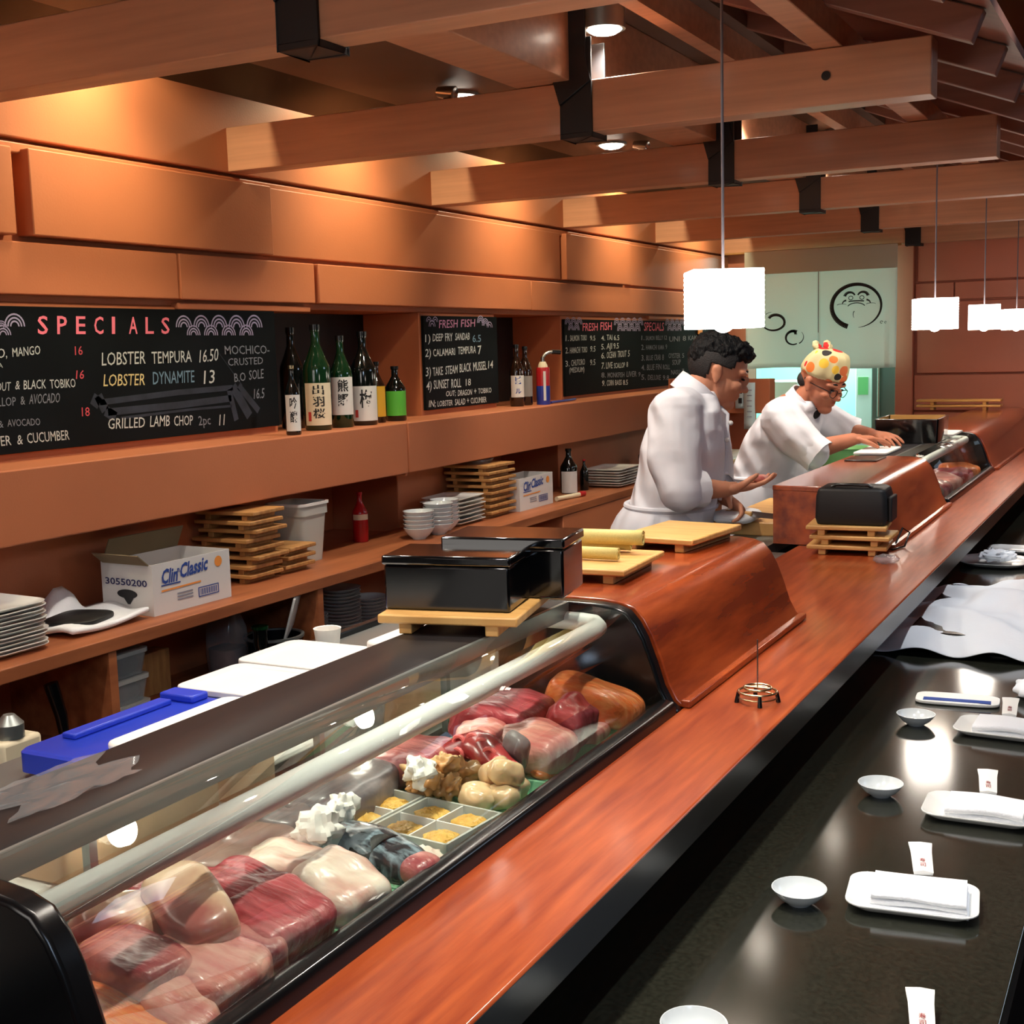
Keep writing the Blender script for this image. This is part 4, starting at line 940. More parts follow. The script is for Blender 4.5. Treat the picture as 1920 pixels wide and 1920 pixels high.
def mat_roll(label, p, q, r, m='roll_yellow'):
    g = G(); P, Q = Vector(p), Vector(q); n = 40; pts = []
    d = (Q-P).normalized(); a = d.cross(Vector((0, 0, 1))).normalized(); b = Vector((0, 0, 1))
    ring = []
    for i in range(n+1):
        th = 2*pi*i/n*2.4; rr = r*(0.45+0.55*i/n)+0.0006*sin(i*7)
        ring.append((cos(th)*rr, sin(th)*rr))
    g.loft([[P+a*x+b*z+d*(P-Q).length*t for x, z in ring] for t in (0, 0.33, 0.66, 1)], False, False)
    o = build('bamboo_mat', g, m); md = o.modifiers.new('solid', 'SOLIDIFY'); md.thickness = 0.002
    return tag(o, label, 'bamboo mat', 'rolled bamboo mats on the serving board')
mat_roll('upper rolled yellow bamboo mat on the serving board by the lacquer boxes', (-1.125, 2.385, ZC+0.062), (-0.955, 2.40, ZC+0.062), 0.0165)
mat_roll('lower rolled bamboo mat in front of the thicker one', (-1.13, 2.30, ZC+0.043), (-0.97, 2.305, ZC+0.043), 0.013)
mat_roll('thick rolled bamboo mat lying on the board under the upper mat', (-1.13, 2.40, ZC+0.045), (-0.99, 2.42, ZC+0.045), 0.014)
# bill spike on the bar
t = thing('bill_spike', 'wire bill spike with a ring base and black feet on the wooden bar', 'bill spike', (-0.648, 2.17, ZS))
for i, (r, z, rr) in enumerate(((0.034, 0.020, 0.0022), (0.024, 0.027, 0.0022), (0.034, 0.010, 0.0016))):
    g = G(); g.tube([(r*cos(2*pi*i/32), r*sin(2*pi*i/32), z) for i in range(32)], rr, 8, closed=True); build('ring', g, 'brass', t, local=True)
g = G(); g.tube([(0.0, 0.0, 0.022), (0, 0, 0.115)], 0.0013, 8); build('spike', g, 'steel', t, local=True)
g = G(); g.tube([(-0.024, 0, 0.027), (0.024, 0, 0.027)], 0.0018, 8); build('cross_wire', g, 'brass', t, local=True)
for a in (0.4, 1.97, 3.54, 5.11):
    g = G(); g.tube([(0.034*cos(a), 0.034*sin(a), 0.02), (0.037*cos(a), 0.037*sin(a), 0.0)], [0.003, 0.0045], 10); build('foot', g, 'black_plastic', t, local=True)
# black bag on three serving boards
for i, (dx, rz_) in enumerate(((0, 0.08), (0.012, 0.02), (-0.004, 0.10))):
    geta(f'wooden serving board, {ordi(i, 3)} of the three under the black bag', -0.865+dx, 3.87, ZS+0.0295*i+0.0005, rz_, 0.235, 0.17, 'three serving boards under the black bag', 'bamboo', 0.0125, 0.017)
t = thing('black_bag', 'black soft printer case on the stacked serving boards at mid bar', 'bag', (-0.855, 3.88, ZS+0.0895), 0.04)
g = G(); g.loft([rrect(0.100, 0.07, 0.012, 5, 0.0), rrect(0.106, 0.075, 0.016, 5, 0.02), rrect(0.104, 0.073, 0.016, 5, 0.085), rrect(0.099, 0.069, 0.018, 5, 0.106), rrect(0.088, 0.058, 0.018, 5, 0.113)], True); build('body', g, 'black_matte', t, local=True, bevel=0.004)
g = G(); g.tube([(-0.06, -0.055, 0.112), (-0.045, -0.056, 0.12), (0.0, -0.056, 0.121), (0.05, -0.056, 0.120), (0.062, -0.055, 0.112)], 0.005, 10); build('handle', g, 'black_plastic', t, local=True)
g = G(); g.box(0.105, 0.118, -0.05, 0.05, 0.01, 0.085); build('side_pocket', g, 'black_matte', t, local=True, bevel=0.004)
g = G(); g.tube([(-0.745, 3.95, ZS+0.02), (-0.735, 4.0, ZS+0.06), (-0.722, 4.05, ZS+0.04), (-0.728, 4.0, ZS+0.004), (-0.75, 3.92, ZS+0.004)], 0.003, 8); tag(build('cable', g, 'black_plastic'), 'thin dark cable looping beside the black bag', 'cable')
g = G(); g.sell((-0.725, 3.70, ZS+0.012), (0.035, 0.045, 0.012), (1, 1), None, 0.008, 5, 9); tag(build('plastic_wrap', g, 'film'), 'scrap of clear wrap on the wooden bar in front of the boards', 'plastic wrap')
# things on the middle cover and far case
slab('flat_tray', 'flat white tray on the far case in front of the capped chef', 'tray', -1.13, -1.0, 5.09, 5.40, -0.4553, -0.444, 0.01, 'board_white')
t = thing('lacquer_box', 'dark lacquer box with a pale inner rim before the capped chef', 'box', (-1.04, 5.86, -0.4553), 0.03)
g = G(); g.loft([rrect(0.13, 0.17, 0.008, 3, 0), rrect(0.135, 0.175, 0.008, 3, 0.105), rrect(0.125, 0.165, 0.008, 3, 0.105), rrect(0.12, 0.16, 0.008, 3, 0.01)], True); build('body', g, 'black_lacquer', t, local=True, bevel=0.002)
g = G(); g.box(-0.12, 0.12, 0.150, 0.164, 0.03, 0.1045); build('inner_rim', g, 'gold_wood', t, local=True)
slab('lid', 'thin dark lid on the middle wooden cover before the white tray', 'lid', -1.10, -0.98, 4.80, 5.0, -0.4538, -0.449, 0.01, 'black_plastic')
for i, z in enumerate((-0.4538, -0.421)):
    geta(f'{"lower" if i == 0 else "upper"} golden wooden board of the pair against the back wall', -1.20, 8.35, z, 0.0, 0.50, 0.12, 'golden boards by the back wall', 'gold_wood', 0.014, 0.018)
g = G(); g.sell((-0.79, 5.0, -0.55), (0.012, 0.045, 0.07), (0.8, 0.8)); 
slab('flat_tray', 'white tray on the far case behind the dark lacquer box', 'tray', -0.98, -0.90, 6.1, 6.4, -0.455, -0.445, 0.01, 'board_white')
# on the cutting worktop
slab('cutting_board', 'pale wooden cutting board on the chefs worktop between the two covers', 'cutting board', -1.385, -1.15, 4.12, 4.80, -0.645, -0.600, 0.01, 'bamboo')
g = G(); g.sell((-1.30, 4.12, -0.578), (0.075, 0.11, 0.02), (0.7, 0.7), None, 0.012, 4, 2); tag(build('towel', g, 'towel'), 'crumpled white towel on the cutting board beside the chef\'s hands', 'towel')
g = G(); g.sell((-1.37, 4.02, -0.585), (0.014, 0.04, 0.012), (0.7, 0.7)); tag(build('blue_cloth', g, 'blue_plastic'), 'small blue cloth under the nearer chef\'s knife', 'cloth')
t = thing('food_tray', 'white tray of pale green wrapped food beyond the cutting board', 'tray', (-1.28, 5.0, -0.645))
g = G(); rbox(g, -0.09, 0.09, -0.11, 0.11, 0.0, 0.05, 0.02); build('tray', g, 'white_plastic', t, local=True, bevel=0.003)
g = G(); g.sell((0, 0, 0.06), (0.08, 0.10, 0.03), (0.5, 0.5), None, 0.008, 6, 2); build('contents', g, 'green_veg', t, local=True)
g = G(); g.sell((0, 0, 0.066), (0.086, 0.106, 0.034), (0.5, 0.5), None, 0.01, 6, 4); build('film', g, 'clear_plastic', t, local=True)
slab('steel_pan', 'white rimmed steel pan on the counter shelf below the cutting board', 'pan', -1.13, -1.06, 3.1, 3.9, -0.69, -0.66, 0.01, 'steel_brushed')

# ================================================================ DINING COUNTER
ZN = -0.7998
K = 0.8
def setting(cx, cy, rz, lp, lt, lc, style=0):
    cx *= K; cy *= K
    t = build('plate', plate_mesh(0.112*K, 0.078*K, 0.035*K, 0.015), 'porcelain'); t.location = (cx, cy, ZN); t.rotation_euler = (0, 0, rz); tag(t, lp, 'plate', 'rounded plates on the dining counter')
    T = thing('folded_towel', lt, 'towel', (cx+0.010, cy-0.003, ZN+0.0045), rz, 'folded white towels on the plates')
    lay = ((0, 0.0085, 0.083, 0.0), (0.009, 0.017, 0.081, 0.002), (0.0175, 0.0245, 0.079, 0.001)) if style == 0 else ((0, 0.010, 0.078, 0.004), (0.0103, 0.021, 0.076, 0.0))
    for i, (z0, z1, sx, dy) in enumerate(lay):
        sx *= K; g = G(); y0, y1 = (-0.054+dy)*K, (0.050+dy)*K; zm = (z0+z1)/2; hr = (z1-z0)/2
        sec = [(y0+hr+hr*cos(q_), zm+hr*sin(q_)) for q_ in [pi/2+pi*q/6 for q in range(7)]]+[(y1, z0), (y1, z1)]
        g.loft([[(x, yy+0.0012*sin(x*60+i), zz+0.0008*sin(x*45+i*2+yy*30)+(0.0 if style == 0 else 0.002*cos(x*30))) for yy, zz in sec] for x in [(-sx+2*sx*q/10) for q in range(11)]], True)
        build('fold', g, 'towel', T, local=True)
    wrapper(cx+0.008, cy+0.040, ZN+lay[-1][1]+0.0045, rz, lc, 0.07)
def wrapper(x, y, z, rz, label, L=0.07):
    T = thing('chopstick_sleeve', label, 'chopstick sleeve', (x, y, z), rz+0.12, 'paper chopstick sleeves')
    tilt = Matrix.Rotation(radians(14), 4, 'X')
    g = G(); g.loft([[(-0.013, 0.0, 0.0), (0, 0.0, -0.0005), (0.013, 0.0, 0.0), (0.014, 0.0, 0.005), (0, 0, 0.008), (-0.014, 0, 0.005)], [(-0.014, L*0.7, 0.0), (0, L*0.7, -0.0005), (0.014, L*0.7, 0.0), (0.015, L*0.7, 0.004), (0, L*0.7, 0.007), (-0.015, L*0.7, 0.004)], [(-0.017, L, 0.002), (0, L, 0.001), (0.017, L, 0.002), (0.017, L+0.004, 0.003), (0, L+0.006, 0.003), (-0.017, L+0.004, 0.003)]], True, M=tilt)
    pp = build('paper', g, 'paper', T, local=True)
    g = G()
    for i in range(2): text_geo(g, '寿司'[i], lambda u, v, i=i: tilt @ Vector((-0.004+u, 0.020-0.011*i+v, 0.0085)), 0.008, 0.009, 0.01)
    build('print', g, 'chopstick_print', pp, local=True, smooth=False)
setting(-0.385, 2.232, 0.12, 'nearest full white plate on the stone counter, with a flat square towel', 'neatly squared white towel on the nearest white plate', 'chopstick sleeve propped on the nearest folded towel')
setting(-0.335, 2.72, 0.02, 'middle white plate of the three on the stone counter', 'rolled fold of bluish white towel on the middle plate', 'chopstick sleeve standing behind the towel of the middle plate', 1)
setting(-0.36, 3.33, -0.05, 'farthest of the three white plates, before the blue white packet', 'towel on the farthest of the three plates', 'chopstick sleeve behind the towel of the farthest plate', 1)
wrapper(-0.232, 1.425, ZN+0.004, 0.1, 'chopstick sleeve cut off by the bottom edge of the picture', 0.072)
b0 = None
for x, y, lb in ((-0.585, 1.64, 'sauce dish cut off by the bottom edge of the picture'), (-0.568, 2.155, 'sauce dish left of the nearest white plate'), (-0.548, 2.765, 'sauce dish left of the middle white plate'), (-0.572, 3.33, 'sauce dish left of the farthest white plate')):
    t = build('sauce_dish', bowl_mesh(0.049*K, 0.024, 32, 0.003), 'porcelain_grey') if b0 is None else b0.copy()
    if b0 is None: b0 = t
    else: COL.objects.link(t)
    t.location = (x*K, y*K, ZN); tag(t, 'small round white '+lb, 'dish', 'small round sauce dishes')
t = thing('paper_packet', 'flat blue and white packet lying before the white draped cloth', 'packet', (-0.405, 2.87, ZN), 0.1)
g = G(); g.sell((0, 0, 0.005), (0.088, 0.042, 0.005), (0.4, 0.4), None, 0.003, 3, 1); build('packet', g, 'paper', t, local=True)
g = G(); g.box(-0.07, 0.07, -0.036, -0.014, 0.0088, 0.0105); build('blue_band', g, 'print_blue', t, local=True)
t = thing('covered_tray', 'large tray under a white draped cloth on the stone counter', 'covered tray', (-0.43, 3.68, ZN))
g = G(); rbox(g, -0.17, 0.19, -0.34, 0.36, 0, 0.045, 0.03); build('tray', g, 'black_plastic', t, local=True, bevel=0.004)
g = G(); NU, NV = 30, 44; rows = []
for j in range(NV+1):
    row = []
    for i in range(NU+1):
        u, v = i/NU, j/NV; X_, Y_ = -0.24+0.50*u, -0.43+0.88*v
        ex = max(0, abs(X_-0.01)-0.165)/0.085; ey = max(0, abs(Y_-0.01)-0.34)/0.10
        q = min(1, math.hypot(ex, ey)); wv = noise.noise(Vector((X_*9, Y_*6, 1)))
        h = 0.050+0.040*max(0, 1-abs(X_-0.06)*4)*max(0, 1-abs(Y_-0.05)*2)+0.014*wv+0.011*sin(Y_*20+X_*26+4*wv)+0.006*noise.noise(Vector((X_*24, Y_*20, 5)))
        h = h*(1-q)+q*(0.016+0.010*sin(Y_*30+X_*35)+0.006*wv)
        row.append((X_, Y_, max(0.006, h)))
    rows.append(row)
g.loft(rows, False, False); o = build('cloth', g, 'napkin', t, local=True, angle=None)
md = o.modifiers.new('solid', 'SOLIDIFY'); md.thickness = 0.003; md = o.modifiers.new('subdivision', 'SUBSURF'); md.levels = 1; md.render_levels = 1
g = G(); g.sell((-0.25, 2.98, ZN+0.020), (0.05, 0.07, 0.018), (0.9, 0.9), None, 0.012, 4, 3); tag(build('crumpled_napkin', g, 'napkin'), 'crumpled white napkin at the right edge before the draped tray', 'napkin')
t = thing('oval_platter', 'white oval platter with a crumpled napkin near the far end of the counter', 'platter', (-0.545, 4.70, ZN))
build('platter', plate_mesh(0.115, 0.12, 0.08, 0.018), 'porcelain', t, local=True)
g = G(); g.sell((-0.535, 4.69, ZN+0.034), (0.06, 0.055, 0.018), (0.9, 0.9), None, 0.018, 5, 7); tag(build('crumpled_napkin', g, 'napkin'), 'crumpled napkin on the oval platter', 'napkin')
t = build('plate', plate_mesh(0.105, 0.08, 0.04, 0.014), 'porcelain'); t.location = (-0.50, 5.0, ZN); tag(t, 'farthest white plate on the stone counter, behind the oval platter', 'plate', 'rounded plates on the dining counter')

# ================================================================ PENDANT LAMPS
def pendant(label, x, y, rz):
    zc = 0.088; h = 0.118; a = 0.071
    t = thing('pendant_lamp', label, 'pendant lamp', (x, y, zc-h/2), rz, 'white paper cube pendants over the bar')
    g = G(); rings = []; n = 24
    for i in range(n+1):
        z = h*i/n; k = a*(1+0.012*sin(i*pi))+(0.0012 if i % 2 else 0)
        rings.append(rrect(k, k, 0.004, 2, z))
    for i in range(n, -1, -1): rings.append(rrect(a-0.003, a-0.003, 0.004, 2, h*i/n))
    g.loft(rings, False); g.quad((-a+.002, -a+.002, h-0.002), (a-.002, -a+.002, h-0.002), (a-.002, a-.002, h-0.002), (-a+.002, a-.002, h-0.002)); build('shade', g, 'shade_paper', t, local=True)
    g = G(); g.tube([(0, 0, h-0.002), (0, 0, 0.744-(zc-h/2))], 0.003, 8); build('cord', g, 'cord_grey', t, local=True)
    g = G(); g.sell((0, 0, 0.025), (0.028, 0.028, 0.034)); build('bulb', g, 'lamp_glow', t, local=True)
    return t
pend0 = pendant('nearest white cube pendant lamp, hanging before the nearer chef', -0.835, 2.56, 0.48)
for y, rz_, lb in ((5.15, 0.40, 'second white cube pendant, the leftmost of the far three'), (6.56, 0.15, 'third white cube pendant, in the middle of the far three'), (7.95, 0.3, 'farthest white cube pendant, cut by the right edge of the picture')):
    dup(pend0, (-0.835, y, 0.029), rz_, lb)

# ================================================================ BACK END: CLOTH CURTAIN, NOTES, KITCHEN
YN = 8.55
t = thing('noren_curtain', 'cream split cloth curtain with black brush circle and swirls', 'curtain', (-2.13, YN, -0.185))
for x0, x1, ph in ((-2.632, -2.1295, 0.0), (-2.1295, -1.622, 1.7)):
    rows = []
    for j in range(21):
        z = 0.60-0.785*j/20; row = []
        for i in range(31):
            x = x0+(x1-x0)*i/30; k = j/20
            row.append((x, YN+(0.010*k*sin(9*x+ph)+0.006*k*sin(23*x+3*z))*min(1, abs(x+2.1295)/0.05)-(0.02*k*k if i > 26 and x1 > -1.7 else 0), z-0.008*k*sin(6*x)))
        rows.append(row)
    g = G(); g.loft(rows, False, False); o = build('cloth_panel', g, 'noren', t, angle=None); panels = (globals().get('panels') or [])+[o]; md = o.modifiers.new('solid', 'SOLIDIFY'); md.thickness = 0.002
g = G(); g.box(-2.633, -1.621, YN-0.014, YN-0.012, 0.45, 0.602); build('top_shade_band', g, 'noren_shaded', t)  # greyer sheet over the curtain top: the beam's shade put into its colour
g = G(); g.tube([(-2.8, YN+0.006, 0.598), (-1.60, YN+0.006, 0.598)], 0.008, 10); build('rod', g, 'bamboo_old', t)
g = G(); g.box(-2.1315, -2.1275, YN-0.014, YN-0.012, 0.05, 0.45); build('seam', g, 'noren_thread', t)
def brush(pts, ws, yoff=0.024):
    g = G(); n = len(pts)
    for i in range(n-1):
        (xa, za), (xb, zb) = pts[i], pts[i+1]; L = math.hypot(xb-xa, zb-za) or 1e-6; nx, nz = -(zb-za)/L, (xb-xa)/L
        g.add([(xa+nx*ws[i], YN-yoff, za+nz*ws[i]), (xb+nx*ws[i+1], YN-yoff, zb+nz*ws[i+1]), (xb-nx*ws[i+1], YN-yoff, zb-nz*ws[i+1]), (xa-nx*ws[i], YN-yoff, za-nz*ws[i])], [(0, 1, 2, 3)])
    return g
ink = G()
def flush(nm):
    global ink
    build(nm, ink, 'ink', panels[0] if 'swirl' in nm else panels[1], smooth=False); ink = G()
def arc(cx, cz, rx, rz_, a0, a1, w0, w1, n=40, sp=0.0):
    pts = []; ws = []
    for i in range(n+1):
        k = i/n; a = radians(a0+(a1-a0)*k); s = 1-sp*k
        pts.append((cx+rx*s*cos(a), cz+rz_*s*sin(a))); ws.append(w0+(w1-w0)*k)
    b = brush(pts, ws); ink.add(b.v, b.f)
arc(-1.878, 0.215, 0.160, 0.140, 250, 100, 0.016, 0.011); arc(-1.878, 0.215, 0.160, 0.140, 100, -35, 0.011, 0.006); arc(-1.878, 0.215, 0.160, 0.140, -35, -85, 0.006, 0.001)
flush('brush_circle')
for sx in (-1, 1):
    arc(-1.878+sx*0.042, 0.275, 0.034, 0.030, 90-sx*80, 90+sx*70, 0.010, 0.005, 12); arc(-1.878+sx*0.036, 0.268, 0.014, 0.012, 0, 360, 0.0022, 0.0022, 16)
    arc(-1.878+sx*0.06, 0.232, 0.03, 0.022, 90-sx*90, 90-sx*10, 0.003, 0.006, 10)
    arc(-1.878+sx*0.095, 0.225, 0.03, 0.006, 180, 0, 0.002, 0.001, 6)
arc(-1.878, 0.205, 0.058, 0.030, 160, 20, 0.003, 0.003, 16); arc(-1.878, 0.245, 0.05, 0.003, 180, 0, 0.004, 0.004, 8); arc(-1.888, 0.16, 0.01, 0.022, 100, 250, 0.003, 0.001, 8)
flush('brush_face')
arc(-1.715, 0.105, 0.008, 0.008, 0, 300, 0.002, 0.002, 8); arc(-1.69, 0.103, 0.006, 0.006, 0, 300, 0.0015, 0.0015, 8)
flush('brush_signature')
arc(-2.43, 0.135, 0.082, 0.062, 100, 330, 0.001, 0.008, 30); arc(-2.43, 0.135, 0.082, 0.062, 330, 500, 0.008, 0.010, 24, 0.5)
flush('brush_swirl')
arc(-2.295, 0.02, 0.05, 0.045, 60, 300, 0.010, 0.004, 30); arc(-2.285, 0.025, 0.06, 0.05, 300, 400, 0.004, 0.001, 18); arc(-2.30, 0.045, 0.022, 0.02, 150, -10, 0.005, 0.010, 12)
flush('brush_swirl')
# notes
g = G(); g.box(-2.604, -2.6025, 8.62, 8.72, -0.46, -0.29); 
for x0, x1, y, z0, z1, lb, pr in ((-2.215, -2.158, 7.0, -0.372, -0.218, 'short pale paper note beside the nearer chef\'s chin', True), (-2.162, -2.098, 6.99, -0.488, -0.226, 'long pale order slip hanging between the two chefs', False)):
    t = thing('paper_note', lb, 'note', ((x0+x1)/2, y, z0), 0, 'paper notes hanging between the chefs')
    g = G(); g.loft([[(x0, y, z0+(z1-z0)*k/8), (x1, y+0.004*sin(k), z0+(z1-z0)*k/8)] for k in range(9)], False, False); o = build('sheet', g, 'receipt', t, angle=None); md = o.modifiers.new('solid', 'SOLIDIFY'); md.thickness = 0.001
    g = G()
    for i in range(2 if pr else 6):
        zz = z1-0.04-(0.055 if pr else 0.03)*i
        g.quad((x0+0.018, y-0.003, zz), (x1-0.018, y-0.003, zz), (x1-0.018, y-0.003, zz-(0.03 if pr else 0.004)), (x0+0.018, y-0.003, zz-(0.03 if pr else 0.004)))
    build('writing', g, 'ink' if pr else 'print_grey', t, smooth=False)
t = thing('note_rail', 'orange brown wooden box at the end of the ledge that the notes are clipped to', 'rail', (-2.3, 7.1, -0.46))
g = G(); g.box(-2.60, -2.02, 7.012, 7.12, -0.40, -0.208); build('board', g, 'wall_paint', t, bevel=0.004)
g = G(); g.box(-2.612, -2.60, 6.99, 7.14, -0.42, -0.20); build('end_board', g, 'wall_paint', t)
t = thing('hanging_bag', 'grey green plastic bag hanging under the ledge between the chefs', 'bag', (-2.38, 7.05, -0.80))
rows = [[(-2.38+0.12*(0.75+0.25*k)*cos(2*pi*i/24)+0.012*sin(5*i+k*9), 7.06+0.05*sin(2*pi*i/24), -0.405-0.38*k) for i in range(24)] for k in [j/10 for j in range(11)]]
g = G(); g.loft(rows, True); build('bag', g, 'bag_grey', t, angle=None)
g = G(); g.tube([(-2.44, 7.06, -0.41), (-2.42, 7.06, -0.385), (-2.36, 7.06, -0.385), (-2.33, 7.06, -0.41)], 0.006, 8); build('handle', g, 'bag_grey', t)
bottle('dark green bottle on the back shelf beside the hanging bag', 'bottle', -2.32, 7.9, ZH, 0.04, 0.24, 'bottle_green', None, '', grp='bottles at the far end', name='sake_bottle')
slab('wooden_shelf', 'pale wooden side shelf under the hanging bag', 'shelf', -2.419, -2.2, 6.9, 8.2, ZH-0.02, ZH-0.001, 0.004, 'bamboo')
# kitchen
t = thing('rice_cooker', 'white ribbed box standing in the kitchen behind the capped chef', 'kitchen appliance', (-2.76, 10.0, -0.80))
g = G(); rbox(g, -0.15, 0.15, -0.15, 0.15, 0.22, 0.49, 0.03); build('body', g, 'white_plastic', t, local=True, bevel=0.01)
g = G(); g.box(-0.16, 0.16, -0.16, 0.16, 0, 0.22); build('base', g, 'steel_brushed', t, local=True)
g = G(); g.box(-3.25, -2.3, 9.82, 10.5, -1.72, -0.80); tag(build('kitchen_counter', g, 'steel_brushed', bevel=0.004), 'steel kitchen counter carrying the white ribbed box', 'counter')
t = thing('refrigerator', 'tall grey steel refrigerator door at the right of the kitchen opening', 'refrigerator', (-1.80, 9.7, -1.72))
g = G(); g.box(-0.20, 0.45, -0.1, 0.6, 0, 2.1); build('body', g, 'fridge_grey', t, local=True, bevel=0.01)
g = G(); g.tube([(-0.14, -0.13, 1.15), (-0.14, -0.13, 1.6)], 0.012, 10); build('handle', g, 'steel', t, local=True)
g = G(); g.lathe([(0, 0), (0.03, 0), (0.03, 0.006), (0, 0.006)], 20, M=Matrix.Translation((0.0, -0.1, 1.20)) @ Matrix.Rotation(pi/2, 4, 'X')); build('badge', g, 'steel', t, local=True)
t = thing('storage_cabinet', 'pale cabinet with a green note in the middle of the kitchen', 'cabinet', (-2.17, 10.4, -1.72))
g = G(); g.box(-0.10, 0.14, -0.1, 0.5, 0, 1.75); build('body', g, 'white_plastic', t, local=True, bevel=0.006)
g = G(); g.box(-0.08, 0.0, -0.104, -0.1, 1.28, 1.42); build('green_note', g, 'green_plastic', t, local=True)
t = thing('green_basin', 'pale green plastic basin behind the dark lacquer box', 'basin', (-1.45, 6.35, -0.645))
g = G(); g.lathe([(0, 0), (0.10, 0), (0.135, 0.11), (0.145, 0.115), (0.13, 0.112), (0.095, 0.006), (0, 0.006)], 32); build('basin', g, 'green_plastic', t, local=True)
g = G(); g.lathe([(0, 0.085), (0.124, 0.085), (0.124, 0.09), (0, 0.10)], 32); build('contents', g, 'label_cream', t, local=True)

# ================================================================ FISH IN THE NEAR CASE
ZF = -0.689
def tray(label, y0, y1, x0=-1.07, x1=-0.800):
    cx, cy = (x0+x1)/2, (y0+y1)/2; hx, hy = (x1-x0)/2, (y1-y0)/2
    h = 0.036
    g = G(); g.loft([rrect(hx*0.93, hy*0.86, 0.012, 4, 0), rrect(hx*0.985, hy*0.96, 0.015, 4, h), rrect(hx, hy, 0.017, 4, h), rrect(hx, hy, 0.017, 4, h+0.003), rrect(hx*0.97, hy*0.93, 0.015, 4, h+0.003), rrect(hx*0.92, hy*0.84, 0.012, 4, 0.004)], True)
    o = build('fish_tray', g, 'tray_green'); o.location = (cx, cy, ZF); return tag(o, label, 'tray', 'mint green fish trays in the near case')
tray('mint green tray under the orange salmon, nearest the camera', 0.765, 0.872)
tray('mint green tray under the pale pink fish blocks', 0.876, 1.000)
tray('mint green tray under the red tuna blocks', 1.004, 1.124)
tray('mint green tray under the white fish fillet', 1.128, 1.240)
tray('mint green tray under the silver mackerel', 1.244, 1.342)
tray('mint green tray under the scallops and the clams', 1.495, 1.662)
tray('mint green tray under the white fish and dark tuna at the far end', 1.666, 1.845)
tray('mint green tray under the whole salmon at the far end', 1.849, 2.035)
def fish(name, label, c, r, m, e=(0.75, 0.75), R=(0, 0, 0), na=0.006, ns=2.2, seed=0, cat='fish', grp='pieces of raw fish in the near case'):
    e = (e[0]*0.72, e[1]*0.72) if cat == 'fish' else e
    g = G(); g.sell((0, 0, 0), r, e, R, na*1.35, ns*0.8, seed, 44, 26)
    o = build(name, g, m, angle=None); o.location = c; return tag(o, label, cat, grp)
fish('salmon_fillet', 'orange salmon fillet cut by the bottom edge beside the black end panel', (-0.885, 0.83, -0.640), (0.105, 0.055, 0.022), 'salmon', (0.6, 0.8), (0, 0.1, 0.3), 0.008, 2, 1)
fish('fish_block', 'pale pink fish strip draped at the bottom edge beside the salmon', (-0.853, 0.885, -0.632), (0.065, 0.028, 0.022), 'toro', (0.8, 0.8), (0.1, 0.15, -0.35), 0.006, 2, 2)
fish('fish_block', 'large pale pink fatty tuna block nearest the glass front', (-0.860, 0.945, -0.628), (0.066, 0.046, 0.034), 'toro', (0.55, 0.6), (0.1, 0.1, -0.25), 0.006, 2, 3)
fish('fish_block', 'dull pink tuna block behind the pale pink one', (-0.925, 0.905, -0.618), (0.07, 0.035, 0.03), 'tuna_pink', (0.6, 0.7), (0, 0, -0.2), 0.006, 2, 4)
fish('fish_fillet', 'rounded brown pink fillet with a beige stripe lying on top', (-0.915, 0.985, -0.583), (0.074, 0.036, 0.027), 'hamachi', (0.8, 0.8), (0.25, 0.1, -0.45), 0.006, 2, 5)
fish('fish_fillet', 'beige edged fillet at the back beside the black end panel', (-0.985, 0.955, -0.605), (0.05, 0.04, 0.028), 'hamachi', (0.8, 0.8), (0, 0.2, 0.2), 0.008, 2, 6)
fish('tuna_block', 'dark maroon tuna at the back under the white pipe', (-1.0, 1.06, -0.625), (0.075, 0.05, 0.032), 'tuna', (0.6, 0.6), (0, 0, 0.2), 0.006, 2, 7)
fish('tuna_block', 'big bright red tuna block at the front of its tray', (-0.856, 1.055, -0.628), (0.046, 0.052, 0.040), 'tuna', (0.5, 0.5), (0.05, 0.25, -0.25), 0.005, 2, 8)
fish('tuna_block', 'red tuna block behind the big bright one', (-0.92, 1.075, -0.617), (0.05, 0.046, 0.034), 'tuna', (0.5, 0.5), (0, 0.1, 0.1), 0.006, 2, 9)
fish('tuna_block', 'pink red tuna piece wedged before the bright block', (-0.86, 1.005, -0.630), (0.05, 0.03, 0.03), 'tuna_pink', (0.6, 0.6), (0.2, 0.15, -0.4), 0.006, 2, 10)
fish('white_fillet', 'thick white fish fillet hanging over the front of its tray', (-0.856, 1.170, -0.630), (0.056, 0.046, 0.032), 'white_fish', (0.75, 0.8), (0.1, 0.25, -0.2), 0.007, 2, 11)
fish('white_fillet', 'white fish fillet behind the thick one', (-0.945, 1.195, -0.625), (0.065, 0.045, 0.025), 'white_fish', (0.8, 0.8), (0, 0.05, -0.1), 0.009, 2, 12)
fish('fish_fillet', 'brownish pink fillet at the back under the pipe', (-1.03, 1.20, -0.625), (0.06, 0.08, 0.022), 'fish_brown', (0.8, 0.8), (0, 0, 0.1), 0.008, 2, 13)
t = thing('mackerel', 'silver blue mackerel with a black band across it', 'fish', (-0.875, 1.285, -0.628), -0.25, 'pieces of raw fish in the near case')
g = G(); g.sell((0, 0, 0), (0.088, 0.034, 0.024), (0.7, 0.9), (0, 0.08, 0), 0.005, 2, 14, 36, 20); build('body', g, 'mackerel', t, local=True, angle=None)
g = G(); g.loft([[(x, 0.0365*cos(a), 0.0265*sin(a)-0.002) for a in [pi*i/16 for i in range(17)]] for x in (-0.02, 0.018)], False, False); o = build('seaweed_band', g, 'nori', t, local=True, angle=None); md = o.modifiers.new('solid', 'SOLIDIFY'); md.thickness = 0.002
